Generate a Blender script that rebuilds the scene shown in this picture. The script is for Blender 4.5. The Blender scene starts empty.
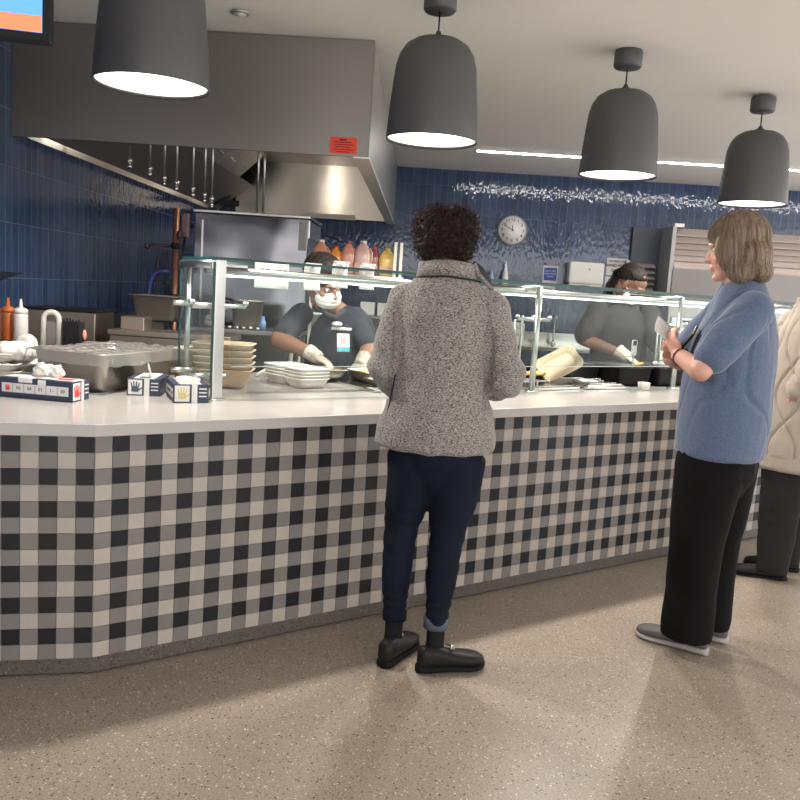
import bpy, bmesh, math, random
from mathutils import Vector, Matrix, noise, Euler
random.seed(7)
SC = bpy.context.scene
COL = SC.collection
R = math.radians
PI = math.pi

# ------------------------------------------------------------ materials
MATS = {}
def mat(name, color, rough=0.5, metal=0.0, bump=None, var=None, spec=0.5, emit=None, estr=1.0, sheen=0, coat=0, sub=0):
    if name in MATS: return MATS[name]
    m = bpy.data.materials.new(name); m.use_nodes = True
    nt = m.node_tree; b = nt.nodes['Principled BSDF']
    c = (*color, 1)
    b.inputs['Base Color'].default_value = c
    b.inputs['Roughness'].default_value = rough
    b.inputs['Metallic'].default_value = metal
    if max(color) < .045: spec = min(spec, .18)
    b.inputs['Specular IOR Level'].default_value = spec
    if sheen: b.inputs['Sheen Weight'].default_value = sheen
    if coat: b.inputs['Coat Weight'].default_value = coat
    if sub:
        b.inputs['Subsurface Weight'].default_value = sub
        b.inputs['Subsurface Radius'].default_value = (.012, .005, .003)
        b.inputs['Subsurface Scale'].default_value = 1.0
    if emit:
        b.inputs['Emission Color'].default_value = (*emit, 1)
        b.inputs['Emission Strength'].default_value = estr
    N = nt.nodes; L = nt.links
    if bump or var:
        tc = N.new('ShaderNodeTexCoord')
    if var:   # (scale xyz, amount, detail)
        sc, amt, det = var
        mp = N.new('ShaderNodeMapping'); mp.inputs['Scale'].default_value = sc
        nz = N.new('ShaderNodeTexNoise'); nz.inputs['Scale'].default_value = 1; nz.inputs['Detail'].default_value = det
        L.new(tc.outputs['Object'], mp.inputs[0]); L.new(mp.outputs[0], nz.inputs['Vector'])
        rp = N.new('ShaderNodeValToRGB')
        rp.color_ramp.elements[0].position = .3; rp.color_ramp.elements[1].position = .7
        rp.color_ramp.elements[0].color = (*[max(0, x*(1-amt)) for x in color], 1)
        rp.color_ramp.elements[1].color = (*[min(1, x*(1+amt)) for x in color], 1)
        L.new(nz.outputs['Fac'], rp.inputs[0]); L.new(rp.outputs[0], b.inputs['Base Color'])
    if bump:  # (scale xyz, strength, distance)
        sc, st, dist = bump
        mp = N.new('ShaderNodeMapping'); mp.inputs['Scale'].default_value = sc
        nz = N.new('ShaderNodeTexNoise'); nz.inputs['Scale'].default_value = 1; nz.inputs['Detail'].default_value = 3
        bp = N.new('ShaderNodeBump'); bp.inputs['Strength'].default_value = st; bp.inputs['Distance'].default_value = dist
        L.new(tc.outputs['Object'], mp.inputs[0]); L.new(mp.outputs[0], nz.inputs['Vector'])
        L.new(nz.outputs['Fac'], bp.inputs['Height']); L.new(bp.outputs[0], b.inputs['Normal'])
    MATS[name] = m
    return m

def heather(name, c1, c2, c3, sc=(260, 260, 420), rough=.95):
    """knitted heather cloth: short flecks of two yarns on a third"""
    m = mat(name, c1, rough, spec=.15, sheen=.3)
    nt = m.node_tree; N = nt.nodes; L = nt.links; b = N['Principled BSDF']
    tc = N.new('ShaderNodeTexCoord'); mp = N.new('ShaderNodeMapping'); mp.inputs['Scale'].default_value = sc
    nz = N.new('ShaderNodeTexNoise'); nz.inputs['Scale'].default_value = 1; nz.inputs['Detail'].default_value = 2.5
    nz.inputs['Roughness'].default_value = .7
    L.new(tc.outputs['Object'], mp.inputs[0]); L.new(mp.outputs[0], nz.inputs['Vector'])
    rp = N.new('ShaderNodeValToRGB'); cr = rp.color_ramp
    cr.elements[0].position = .36; cr.elements[0].color = (*c2, 1)
    cr.elements[1].position = .66; cr.elements[1].color = (*c3, 1)
    e = cr.elements.new(.47); e.color = (*c1, 1)
    L.new(nz.outputs['Fac'], rp.inputs[0]); L.new(rp.outputs[0], b.inputs['Base Color'])
    bp = N.new('ShaderNodeBump'); bp.inputs['Strength'].default_value = .5; bp.inputs['Distance'].default_value = .002
    L.new(nz.outputs['Fac'], bp.inputs['Height']); L.new(bp.outputs[0], b.inputs['Normal'])
    return m

def steel(name, color=(.55, .54, .53), rough=.28, sc=(3, 3, 160), st=.12, wav=0):
    m = mat(name, color, rough, 1.0)
    nt = m.node_tree; N = nt.nodes; L = nt.links; b = N['Principled BSDF']
    tc = N.new('ShaderNodeTexCoord')
    mp = N.new('ShaderNodeMapping'); mp.inputs['Scale'].default_value = sc
    nz = N.new('ShaderNodeTexNoise'); nz.inputs['Scale'].default_value = 1; nz.inputs['Detail'].default_value = 2
    L.new(tc.outputs['Object'], mp.inputs[0]); L.new(mp.outputs[0], nz.inputs['Vector'])
    bp = N.new('ShaderNodeBump'); bp.inputs['Strength'].default_value = st; bp.inputs['Distance'].default_value = .0015
    L.new(nz.outputs['Fac'], bp.inputs['Height'])
    last = bp
    if wav:
        n2 = N.new('ShaderNodeTexNoise'); n2.inputs['Scale'].default_value = 2.2; n2.inputs['Detail'].default_value = .5
        L.new(tc.outputs['Object'], n2.inputs['Vector'])
        b2 = N.new('ShaderNodeBump'); b2.inputs['Strength'].default_value = wav; b2.inputs['Distance'].default_value = .05
        L.new(n2.outputs['Fac'], b2.inputs['Height']); L.new(bp.outputs[0], b2.inputs['Normal']); last = b2
    L.new(last.outputs[0], b.inputs['Normal'])
    return m

def glassmat(name, tint=(.93, .97, .96), refl=.30, haze=0.0, hcol=(.8, .85, .85)):
    m = bpy.data.materials.new(name); m.use_nodes = True
    nt = m.node_tree; N = nt.nodes; L = nt.links
    N.remove(N['Principled BSDF'])
    out = N['Material Output']
    tr = N.new('ShaderNodeBsdfTransparent'); tr.inputs[0].default_value = (*tint, 1)
    gl = N.new('ShaderNodeBsdfGlossy'); gl.inputs['Roughness'].default_value = .03
    fr = N.new('ShaderNodeFresnel'); fr.inputs[0].default_value = 1.18
    mx = N.new('ShaderNodeMixShader')
    fm = N.new('ShaderNodeMath'); fm.operation = 'MULTIPLY'; fm.inputs[1].default_value = refl
    L.new(fr.outputs[0], fm.inputs[0]); L.new(fm.outputs[0], mx.inputs[0]); L.new(tr.outputs[0], mx.inputs[1]); L.new(gl.outputs[0], mx.inputs[2])
    last = mx
    if haze:
        df = N.new('ShaderNodeBsdfDiffuse'); df.inputs[0].default_value = (*hcol, 1)
        m2 = N.new('ShaderNodeMixShader'); m2.inputs[0].default_value = haze
        L.new(mx.outputs[0], m2.inputs[1]); L.new(df.outputs[0], m2.inputs[2]); last = m2
    L.new(last.outputs[0], out.inputs[0])
    MATS[name] = m
    return m

def tilewall(name, axis):
    """tall narrow glazed tiles, stacked, wavy glossy faces; axis 'X' = runs along world X, 'Y' = along Y"""
    m = mat(name, (.03, .06, .13), .07, spec=.7)
    nt = m.node_tree; N = nt.nodes; L = nt.links; b = N['Principled BSDF']
    tc = N.new('ShaderNodeTexCoord'); sp = N.new('ShaderNodeSeparateXYZ'); cb = N.new('ShaderNodeCombineXYZ')
    L.new(tc.outputs['Object'], sp.inputs[0])
    L.new(sp.outputs[0 if axis == 'X' else 1], cb.inputs[0])
    ad = N.new('ShaderNodeMath'); ad.operation = 'SUBTRACT'; ad.inputs[1].default_value = .085
    L.new(sp.outputs[2], ad.inputs[0]); L.new(ad.outputs[0], cb.inputs[1])
    br = N.new('ShaderNodeTexBrick'); br.offset = 0; br.squash = 1
    br.inputs['Scale'].default_value = 1
    br.inputs['Brick Width'].default_value = .078; br.inputs['Row Height'].default_value = .31
    br.inputs['Mortar Size'].default_value = .0016; br.inputs['Mortar Smooth'].default_value = .1
    br.inputs['Bias'].default_value = 0
    br.inputs['Color1'].default_value = (.036, .066, .148, 1); br.inputs['Color2'].default_value = (.062, .102, .205, 1)
    br.inputs['Mortar'].default_value = (.19, .24, .32, 1)
    L.new(cb.outputs[0], br.inputs['Vector'])
    nz0 = N.new('ShaderNodeTexNoise'); nz0.inputs['Scale'].default_value = 9; nz0.inputs['Detail'].default_value = 3
    L.new(tc.outputs['Object'], nz0.inputs['Vector'])
    mxc = N.new('ShaderNodeMixRGB'); mxc.blend_type = 'MULTIPLY'; mxc.inputs[0].default_value = .45
    L.new(br.outputs['Color'], mxc.inputs[1]); L.new(nz0.outputs['Color'], mxc.inputs[2])
    mc2 = N.new('ShaderNodeMixRGB'); mc2.blend_type = 'MIX'
    L.new(br.outputs['Fac'], mc2.inputs[0]); L.new(mxc.outputs[0], mc2.inputs[1]); mc2.inputs[2].default_value = (.15, .20, .28, 1)
    L.new(mc2.outputs[0], b.inputs['Base Color'])
    # hand-made ripple
    mp = N.new('ShaderNodeMapping'); mp.inputs['Scale'].default_value = (34, 15, 1)
    L.new(cb.outputs[0], mp.inputs[0])
    nz = N.new('ShaderNodeTexNoise'); nz.inputs['Scale'].default_value = 1; nz.inputs['Detail'].default_value = 1.5
    L.new(mp.outputs[0], nz.inputs['Vector'])
    b1 = N.new('ShaderNodeBump'); b1.inputs['Strength'].default_value = .42; b1.inputs['Distance'].default_value = .006
    L.new(nz.outputs['Fac'], b1.inputs['Height'])
    b2 = N.new('ShaderNodeBump'); b2.invert = True; b2.inputs['Strength'].default_value = .8; b2.inputs['Distance'].default_value = .002
    L.new(br.outputs['Fac'], b2.inputs['Height']); L.new(b1.outputs[0], b2.inputs['Normal'])
    L.new(b2.outputs[0], b.inputs['Normal'])
    return m

def terrazzo(name, base, chips, scale=95, rough=.35):
    m = mat(name, base, rough, spec=.4)
    nt = m.node_tree; N = nt.nodes; L = nt.links; b = N['Principled BSDF']
    tc = N.new('ShaderNodeTexCoord')
    big = N.new('ShaderNodeTexNoise'); big.inputs['Scale'].default_value = 3; big.inputs['Detail'].default_value = 6
    L.new(tc.outputs['Object'], big.inputs['Vector'])
    r0 = N.new('ShaderNodeValToRGB'); r0.color_ramp.elements[0].position = .3; r0.color_ramp.elements[1].position = .7
    r0.color_ramp.elements[0].color = (*[x*.90 for x in base], 1); r0.color_ramp.elements[1].color = (*[x*1.08 for x in base], 1)
    L.new(big.outputs['Fac'], r0.inputs[0]); last = r0.outputs[0]
    fine = N.new('ShaderNodeTexNoise'); fine.inputs['Scale'].default_value = 160; fine.inputs['Detail'].default_value = 3
    L.new(tc.outputs['Object'], fine.inputs['Vector'])
    mm = N.new('ShaderNodeMixRGB'); mm.blend_type = 'OVERLAY'; mm.inputs[0].default_value = .55
    L.new(last, mm.inputs[1]); L.new(fine.outputs['Fac'], mm.inputs[2]); last = mm.outputs[0]
    for k, (col, thr, sc) in enumerate(chips):
        mp = N.new('ShaderNodeMapping'); mp.inputs['Location'].default_value = (k*3.7, k*1.3, k*.77)
        L.new(tc.outputs['Object'], mp.inputs[0])
        vo = N.new('ShaderNodeTexVoronoi'); vo.inputs['Scale'].default_value = sc; vo.inputs['Randomness'].default_value = 1
        L.new(mp.outputs[0], vo.inputs['Vector'])
        s = N.new('ShaderNodeSeparateColor'); L.new(vo.outputs['Color'], s.inputs[0])
        lt = N.new('ShaderNodeMath'); lt.operation = 'LESS_THAN'; lt.inputs[1].default_value = thr
        L.new(s.outputs[0], lt.inputs[0])
        dd = N.new('ShaderNodeMath'); dd.operation = 'LESS_THAN'; dd.inputs[1].default_value = .42
        L.new(vo.outputs['Distance'], dd.inputs[0])
        mu = N.new('ShaderNodeMath'); mu.operation = 'MULTIPLY'; L.new(lt.outputs[0], mu.inputs[0]); L.new(dd.outputs[0], mu.inputs[1])
        mx = N.new('ShaderNodeMixRGB'); L.new(mu.outputs[0], mx.inputs[0]); L.new(last, mx.inputs[1]); mx.inputs[2].default_value = (*col, 1)
        last = mx.outputs[0]
    L.new(last, b.inputs['Base Color'])
    return m

FLOOR = terrazzo('floor_terrazzo', (.305, .256, .208), [((.16, .125, .10), .15, 140), ((.60, .55, .47), .06, 120), ((.05, .04, .035), .05, 115), ((.26, .18, .12), .08, 190), ((.48, .42, .34), .14, 210)])
KICK = terrazzo('kick_terrazzo', (.105, .093, .086), [((.22, .2, .19), .05, 120), ((.04, .038, .036), .12, 110)])
CEIL = mat('ceiling_paint', (.90, .865, .83), .9, bump=((40, 40, 40), .05, .001))
SOFF = mat('soffit_paint', (.60, .57, .55), .9)
QUARTZ = mat('counter_quartz', (.45, .432, .418), .2, var=((5, 5, 5), .04, 5))
GROUT = mat('grout', (.33, .30, .28), .9)
T_DARK = mat('tile_black', (.018, .018, .021), .35, spec=.3)
T_GREY = mat('tile_grey', (.185, .172, .165), .38, var=((7, 7, 7), .05, 2))
T_LIGHT = mat('tile_cream', (.43, .385, .345), .38, var=((7, 7, 7), .04, 2))
TILE_L = tilewall('blue_tile_side', 'Y')
TILE_B = tilewall('blue_tile_back', 'X')
STEEL = steel('brushed_steel')
STEEL_D = steel('brushed_steel_dark', (.30, .285, .28), .36, (90, 90, 3))
STEEL_W = steel('wavy_steel', (.46, .455, .46), .2, (3, 3, 120), .06, .5)
STEEL_B = steel('bright_steel', (.68, .67, .64), .2, (120, 120, 3), .05)
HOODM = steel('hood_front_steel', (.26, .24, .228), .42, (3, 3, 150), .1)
PAN = steel('pan_steel', (.60, .55, .49), .34, (30, 30, 30), .12)
CHROME = mat('chrome_tube', (.58, .60, .58), .28, 1)
PENDANT = mat('pendant_charcoal', (.075, .076, .080), .5, var=((60, 60, 60), .05, 3))
BLACK = mat('black_plastic', (.012, .012, .014), .45, spec=.25)
BLACKR = mat('black_rubber', (.008, .008, .009), .7, spec=.15)
WHITEP = mat('white_plastic', (.78, .76, .72), .35)
FOAM = mat('white_foam', (.74, .72, .68), .6)
PAPER = mat('white_paper', (.68, .66, .64), .8)
KRAFT = mat('tan_pulp', (.56, .44, .32), .8, var=((12, 12, 12), .05, 3))
COPPER = mat('copper', (.42, .20, .13), .35, .8)
GLASS = glassmat('clear_glass', haze=.028)
GEDGE = mat('glass_edge_teal', (.008, .055, .052), .35, emit=None)
LAMPE = mat('lamp_diffuser', (.9, .9, .9), .5, emit=(1, .93, .82), estr=5)
LEDE = mat('led_strip_light', (.9, .9, .9), .5, emit=(1, .97, .93), estr=34)
BARE = mat('guard_led_light', (.9, .9, .9), .5, emit=(1, .97, .93), estr=5)

# ------------------------------------------------------------ mesh building
class MB:
    def __init__(s): s.bm = bmesh.new(); s.mi = 0
    def _faces(s, fs):
        for f in fs: f.material_index = s.mi
    def box(s, c, size, M=None, bev=0, rz=0, rot=None):
        m = Matrix.Translation(Vector(c)) @ Matrix.Rotation(rz, 4, 'Z')
        if rot: m = Matrix.Translation(Vector(c)) @ Euler(rot).to_matrix().to_4x4()
        m = m @ Matrix.Diagonal((size[0], size[1], size[2], 1))
        if M: m = M @ m
        r = bmesh.ops.create_cube(s.bm, size=1, matrix=m)
        vs = r['verts']; fs = list({f for v in vs for f in v.link_faces}); s._faces(fs)
        if bev:
            es = list({e for v in vs for e in v.link_edges})
            q = bmesh.ops.bevel(s.bm, geom=es, offset=bev, segments=2, affect='EDGES', profile=.5)
            s._faces(q['faces'])
        return s
    def lathe(s, prof, M=None, n=32, close=True):
        M = M or Matrix.Identity(4); rings = []
        for r, z in prof:
            if r < 1e-6: rings.append([s.bm.verts.new(M @ Vector((0, 0, z)))])
            else: rings.append([s.bm.verts.new(M @ Vector((r*math.cos(2*PI*i/n), r*math.sin(2*PI*i/n), z))) for i in range(n)])
        for a, b in zip(rings, rings[1:]):
            for i in range(n):
                j = (i+1) % n
                if len(a) == 1 and len(b) == 1: continue
                if len(a) == 1: f = s.bm.faces.new((a[0], b[i], b[j]))
                elif len(b) == 1: f = s.bm.faces.new((a[i], a[j], b[0]))
                else: f = s.bm.faces.new((a[i], a[j], b[j], b[i]))
                f.material_index = s.mi; f.smooth = True
        return s
    def tube(s, pts, r, n=10, caps=True):
        pts = [Vector(p) for p in pts]
        rr = r if isinstance(r, (list, tuple)) else [r]*len(pts)
        rings = []; up = None
        for i, p in enumerate(pts):
            if i == 0: d = pts[1]-p
            elif i == len(pts)-1: d = p-pts[i-1]
            else: d = (pts[i+1]-p).normalized() + (p-pts[i-1]).normalized()
            if d.length < 1e-9: d = Vector((0, 0, 1))
            d.normalize()
            if up is None:
                up = Vector((0, 0, 1)) if abs(d.z) < .9 else Vector((1, 0, 0))
            x = d.cross(up)
            if x.length < 1e-6: x = d.cross(Vector((.3, .9, .1)))
            x.normalize(); y = x.cross(d).normalized(); up = y
            rings.append([s.bm.verts.new(p + x*(rr[i]*math.cos(2*PI*k/n)) + y*(rr[i]*math.sin(2*PI*k/n))) for k in range(n)])
        for a, b in zip(rings, rings[1:]):
            for i in range(n):
                j = (i+1) % n
                f = s.bm.faces.new((a[i], b[i], b[j], a[j])); f.material_index = s.mi; f.smooth = True
        if caps:
            f = s.bm.faces.new(rings[0]); f.material_index = s.mi
            f = s.bm.faces.new(rings[-1][::-1]); f.material_index = s.mi
        return s
    def blob(s, c, r, rot=None, M=None, u=20, v=14):
        m = Matrix.Translation(Vector(c))
        if rot: m = m @ Euler(rot).to_matrix().to_4x4()
        if not isinstance(r, (list, tuple)): r = (r, r, r)
        m = m @ Matrix.Diagonal((*r, 1))
        if M: m = M @ m
        q = bmesh.ops.create_uvsphere(s.bm, u_segments=u, v_segments=v, radius=1, matrix=m)
        for f in {f for w in q['verts'] for f in w.link_faces}: f.material_index = s.mi; f.smooth = True
        return s
    def loft(s, rings, n=28, M=None, ex=2.0):
        """rings: (cx, cy, z, rx, ry) horizontal super-ellipses, capped"""
        M = M or Matrix.Identity(4); out = []
        for cx, cy, z, rx, ry in rings:
            rg = []
            for i in range(n):
                a = 2*PI*i/n; c, q = math.cos(a), math.sin(a)
                x = math.copysign(abs(c)**(2/ex), c)*rx; y = math.copysign(abs(q)**(2/ex), q)*ry
                rg.append(s.bm.verts.new(M @ Vector((cx+x, cy+y, z))))
            out.append(rg)
        for a, b in zip(out, out[1:]):
            for i in range(n):
                j = (i+1) % n
                f = s.bm.faces.new((a[i], a[j], b[j], b[i])); f.material_index = s.mi; f.smooth = True
        for rg in (out[0][::-1], out[-1]):
            f = s.bm.faces.new(rg); f.material_index = s.mi
        return s
    def limb(s, pts, rads, n=16):
        pts = [Vector(p) for p in pts]
        for (a, b, ra, rb) in zip(pts, pts[1:], rads, rads[1:]):
            s.tube([a, b], [ra, rb], n)
        for p, r in zip(pts, rads): s.blob(p, r, u=n, v=10)
        return s
    def prism(s, poly, z0, z1, M=None):
        M = M or Matrix.Identity(4)
        a = [s.bm.verts.new(M @ Vector((x, y, z0))) for x, y in poly]
        b = [s.bm.verts.new(M @ Vector((x, y, z1))) for x, y in poly]
        n = len(poly)
        for i in range(n):
            j = (i+1) % n; f = s.bm.faces.new((a[i], a[j], b[j], b[i])); f.material_index = s.mi
        f = s.bm.faces.new(a[::-1]); f.material_index = s.mi
        f = s.bm.faces.new(b); f.material_index = s.mi
        return s
    def poly(s, pts):
        f = s.bm.faces.new([s.bm.verts.new(Vector(p)) for p in pts]); f.material_index = s.mi; return s
    def mesh(s, name='m', normals=True):
        if normals: bmesh.ops.recalc_face_normals(s.bm, faces=s.bm.faces[:])
        me = bpy.data.meshes.new(name); s.bm.to_mesh(me); s.bm.free(); return me
    def build(s, name, m, parent=None, W=False):
        return link(name, s.mesh(name), m, parent, W)

FRAMES = {}
def link(name, me, m, parent=None, W=False):
    """W=True: the vertices are in world coordinates, bring them into the thing's own frame"""
    o = bpy.data.objects.new(name, me)
    for q in (m if isinstance(m, (list, tuple)) else [m]): me.materials.append(q)
    COL.objects.link(o)
    if parent is not None:
        if W: me.transform(FRAMES[root(parent).name].inverted())
        o.parent = parent
    return o
def root(o):
    while o.parent: o = o.parent
    return o
def thing(name, label, cat, loc=(0, 0, 0), rz=0, group=None):
    o = bpy.data.objects.new(name, None); COL.objects.link(o)
    o.location = loc; o.rotation_euler = (0, 0, rz); o.empty_display_size = .1
    FRAMES[o.name] = Matrix.Translation(Vector(loc)) @ Matrix.Rotation(rz, 4, 'Z')
    return tag(o, label, cat, group)
def tag(o, label, cat, group=None):
    o['label'] = label; o['category'] = cat
    if group: o['group'] = group
    return o
def struct(o):
    o['kind'] = 'structure'; return o
def dup(rt, loc, rz, label, group=None):
    r = rt.copy(); COL.objects.link(r); r.location = loc; r.rotation_euler = (0, 0, rz)
    FRAMES[r.name] = Matrix.Translation(Vector(loc)) @ Matrix.Rotation(rz, 4, 'Z')
    r['label'] = label
    if group: r['group'] = group
    for ch in list(rt.children):
        c = ch.copy(); COL.objects.link(c); c.parent = r
        for g in ch.children:
            d = g.copy(); COL.objects.link(d); d.parent = c
    return r
def fuse(mb, voxel=.008, smooth=4, disp=None, dmat=None):
    """one continuous skin around all the overlapping solids in mb"""
    me = mb.mesh('raw')
    o = bpy.data.objects.new('raw', me); COL.objects.link(o)
    md = o.modifiers.new('r', 'REMESH'); md.mode = 'VOXEL'; md.voxel_size = voxel; md.use_smooth_shade = True
    if smooth:
        sm = o.modifiers.new('s', 'SMOOTH'); sm.factor = .5; sm.iterations = smooth
    dg = bpy.context.evaluated_depsgraph_get()
    nm = bpy.data.meshes.new_from_object(o.evaluated_get(dg))
    bpy.data.objects.remove(o); bpy.data.meshes.remove(me)
    if disp:
        ns = [v.normal.copy() for v in nm.vertices]
        for v, nn in zip(nm.vertices, ns):
            d = disp(v.co, nn)
            v.co = v.co + (nn*d if not isinstance(d, Vector) else d)
    for p in nm.polygons: p.use_smooth = True
    nm.materials.clear()
    return nm
def joinmesh(meshes):
    bm = bmesh.new()
    for me in meshes: bm.from_mesh(me)
    out = bpy.data.meshes.new('joined'); bm.to_mesh(out); bm.free()
    for p in out.polygons: p.use_smooth = True
    return out
def text(name, s, size, M, m, parent=None, align='CENTER', ext=.0006, W=False, bold=0):
    cu = bpy.data.curves.new(name, 'FONT'); cu.body = s; cu.size = size; cu.align_x = align; cu.align_y = 'CENTER'
    cu.extrude = ext; cu.offset = bold*size; cu.resolution_u = 2
    o = bpy.data.objects.new(name, cu); COL.objects.link(o)
    dg = bpy.context.evaluated_depsgraph_get()
    me = bpy.data.meshes.new_from_object(o.evaluated_get(dg))
    bpy.data.objects.remove(o); me.transform(M)
    return link(name, me, m, parent, W)
def T(x, y, z): return Matrix.Translation(Vector((x, y, z)))
def RX(a): return Matrix.Rotation(a, 4, 'X')
def RY(a): return Matrix.Rotation(a, 4, 'Y')
def RZ(a): return Matrix.Rotation(a, 4, 'Z')

# counter frame: s along the long front, d back from the front, z up
CA = math.atan(.727)
def CP(s, d, z=0.0):
    return Vector((s*math.cos(CA) - d*math.sin(CA), 3.509 + s*math.sin(CA) + d*math.cos(CA), z))
CM = T(0, 3.509, 0) @ RZ(CA)
CEILZ = 2.74; BACKY = 9.38; LEFTX = -2.34; HOODY = 4.748; HZ = 2.115; HXR = -.335
# ------------------------------------------------------------ camera
cd = bpy.data.cameras.new('camera'); cam = bpy.data.objects.new('camera', cd); COL.objects.link(cam)
cd.sensor_width = 36; cd.lens = 36*830/800
cam.matrix_world = T(0, 0, 1.40) @ RZ(R(.8847)) @ RX(R(90-7.5565)) @ RZ(R(3.6616))
cd.clip_start = .05
SC.camera = cam

# ------------------------------------------------------------ room shell
struct(MB().box((1.9, 3.4, -.05), (8.6, 12.4, .1)).build('floor', FLOOR))
struct(MB().box((1.9, 3.4, CEILZ+.05), (8.6, 12.4, .1)).build('ceiling', CEIL))
struct(MB().box((LEFTX-.06, 3.4, 1.37), (.12, 12.4, 2.74)).build('wall_left', TILE_L))
struct(MB().box((1.9, BACKY+.06, 1.37), (8.6, .12, 2.74)).build('wall_back', TILE_B))
DARKP = mat('dark_wall_panel', (.05, .06, .085), .4)
struct(MB().box((2.50, BACKY-.03, 1.37), (.42, .06, 1.75), bev=.003).build('trim_1', DARKP)).location = (0, 0, 0)
# recessed linear light along the back of the ceiling
t = thing('ceiling_strip_light', 'long thin white light line recessed in the ceiling before the blue back wall', 'light', (3.04, 8.0, CEILZ))
MB().box((0, 0, -.006), (5.2, .075, .012)).build('housing', WHITEP, t)
MB().box((0, 0, -.014), (5.18, .045, .006)).build('light_diffuser', LEDE, t)
# small round ceiling detector
t = thing('ceiling_sprinkler', 'small round chrome-rimmed sprinkler cover in the ceiling, left of centre', 'sprinkler', (-1.0, 4.40, CEILZ))
MB().lathe([(0, -.002), (.048, -.002), (.05, -.008), (.045, -.012), (0, -.012)]).build('rim', CHROME, t)
MB().lathe([(0, -.0115), (.03, -.0125), (.03, -.016), (0, -.018)]).build('cover', WHITEP, t)
# recessed downlights over the customers (behind and above the camera)
dl = thing('ceiling_downlight', 'round recessed downlight over the customer floor', 'light', (-1.2, 1.2, CEILZ), 0, 'recessed downlights over the customer floor')
MB().lathe([(0, -.004), (.10, -.004), (.105, -.010), (.085, -.012)]).build('trim_ring', WHITEP, dl)
MB().lathe([(0, -.010), (.085, -.0105)]).build('light_diffuser', mat('downlight_glow', (.9, .9, .9), .5, emit=(1, .93, .85), estr=7), dl)
for x, y in ((1.2, .9), (3.2, 1.6), (.0, -.9), (2.2, -.9), (4.6, 2.8)):
    dup(dl, (x, y, CEILZ), 0, 'round recessed downlight over the customer floor')

# ------------------------------------------------------------ serving counter
SE = 5.0; SC0 = -1.313           # ends of the long front
corner = CP(SC0, 0); LA = math.atan(.25)
lend = corner + Vector((-1.25*math.cos(LA), -1.25*math.sin(LA), 0))
ct = thing('serving_counter', 'long angled serving counter faced in black, grey and cream gingham tiles', 'counter', tuple(corner))
def tiles(mb, org, dirv, nrm, n0, n1, pitch, colshift):
    rows = 14; h = (.845-.058)/rows
    for c in range(n0, n1):
        for r in range(rows):
            a = (c+colshift) % 2 == 0; b = r % 2 == 0
            mb.mi = 1 if (a and b) else (3 if (not a and not b) else 2)
            z = .845-(r+.5)*h
            p = org + dirv*((c+.5)*pitch) + nrm*.002
            M = Matrix((( dirv.x, nrm.x, 0, p.x), (dirv.y, nrm.y, 0, p.y), (0, 0, 1, z), (0, 0, 0, 1)))
            m = M @ Matrix.Diagonal((pitch-.0018, .006, h-.0018, 1))
            q = bmesh.ops.create_cube(mb.bm, size=1, matrix=m)
            for f in {f for v in q['verts'] for f in v.link_faces}: f.material_index = mb.mi
tdir = Vector((math.cos(CA), math.sin(CA), 0)); tn = Vector((math.sin(CA), -math.cos(CA), 0))
ldir = Vector((-math.cos(LA), -math.sin(LA), 0)); ln = Vector((math.sin(LA), -math.cos(LA), 0))
mb = MB(); mb.mi = 0
# grout backing body
body = [tuple((lend+ln*-.001)[:2]), tuple((corner)[:2]), tuple(CP(SE, .001)[:2]), tuple(CP(SE, .95)[:2]), tuple(CP(.3, .95)[:2]), tuple(CP(-1.0, .8)[:2]), (lend.x, lend.y+.95)]
mb.prism(body, .06, .847)
tiles(mb, corner, tdir, tn, 0, int((SE-SC0)/.05768), .05768, 1)
tiles(mb, corner, ldir, ln, 0, 21, .0584, 0)
o = mb.build('tiled_panel', [GROUT, T_DARK, T_GREY, T_LIGHT], ct, True)
kb2 = [tuple((lend-ln*.01)[:2]), tuple((corner+(-ln-tn)*.006)[:2]), tuple(CP(SE, .012)[:2]), tuple(CP(SE, .9)[:2]), tuple(CP(.3, .9)[:2]), tuple(CP(-1.0, .75)[:2]), (lend.x+.02, lend.y+.9)]
kb = [tuple((lend+ln*.004)[:2]), tuple((corner+(ln+tn)*.003)[:2]), tuple(CP(SE, -.004)[:2]), tuple(CP(SE, .9)[:2]), tuple(CP(.3, .9)[:2]), tuple(CP(-1.0, .75)[:2]), (lend.x+.02, lend.y+.9)]
MB().prism(kb, 0.008, .06).build('toe_kick', KICK, ct, True)
MB().prism(kb2, 0.0, .008).build('shadow_line_strip', BLACKR, ct, True)  # thin black base, stands in for the dark shadow line under the kick
# worktop
ov = .030
c2 = corner + (ln+tn).normalized()*ov*1.03
le2 = lend + ln*ov
top = [tuple(le2[:2]), tuple(c2[:2]), tuple(CP(SE, -ov)[:2]), tuple(CP(SE, 1.0)[:2]), tuple(CP(2.6, 1.0)[:2]), tuple(CP(.55, 1.08)[:2]), tuple(CP(.22, 1.12)[:2]), tuple(CP(.05, 1.45)[:2]), tuple(CP(-.9, 1.25)[:2]), (lend.x, lend.y+1.15)]
mb = MB().prism(top, .847, .89)
o = mb.build('countertop', QUARTZ)
bv = o.modifiers.new('b', 'BEVEL'); bv.width = .004; bv.segments = 2
tag(o, 'white speckled stone worktop with mitred corner on the gingham counter', 'countertop')

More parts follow.
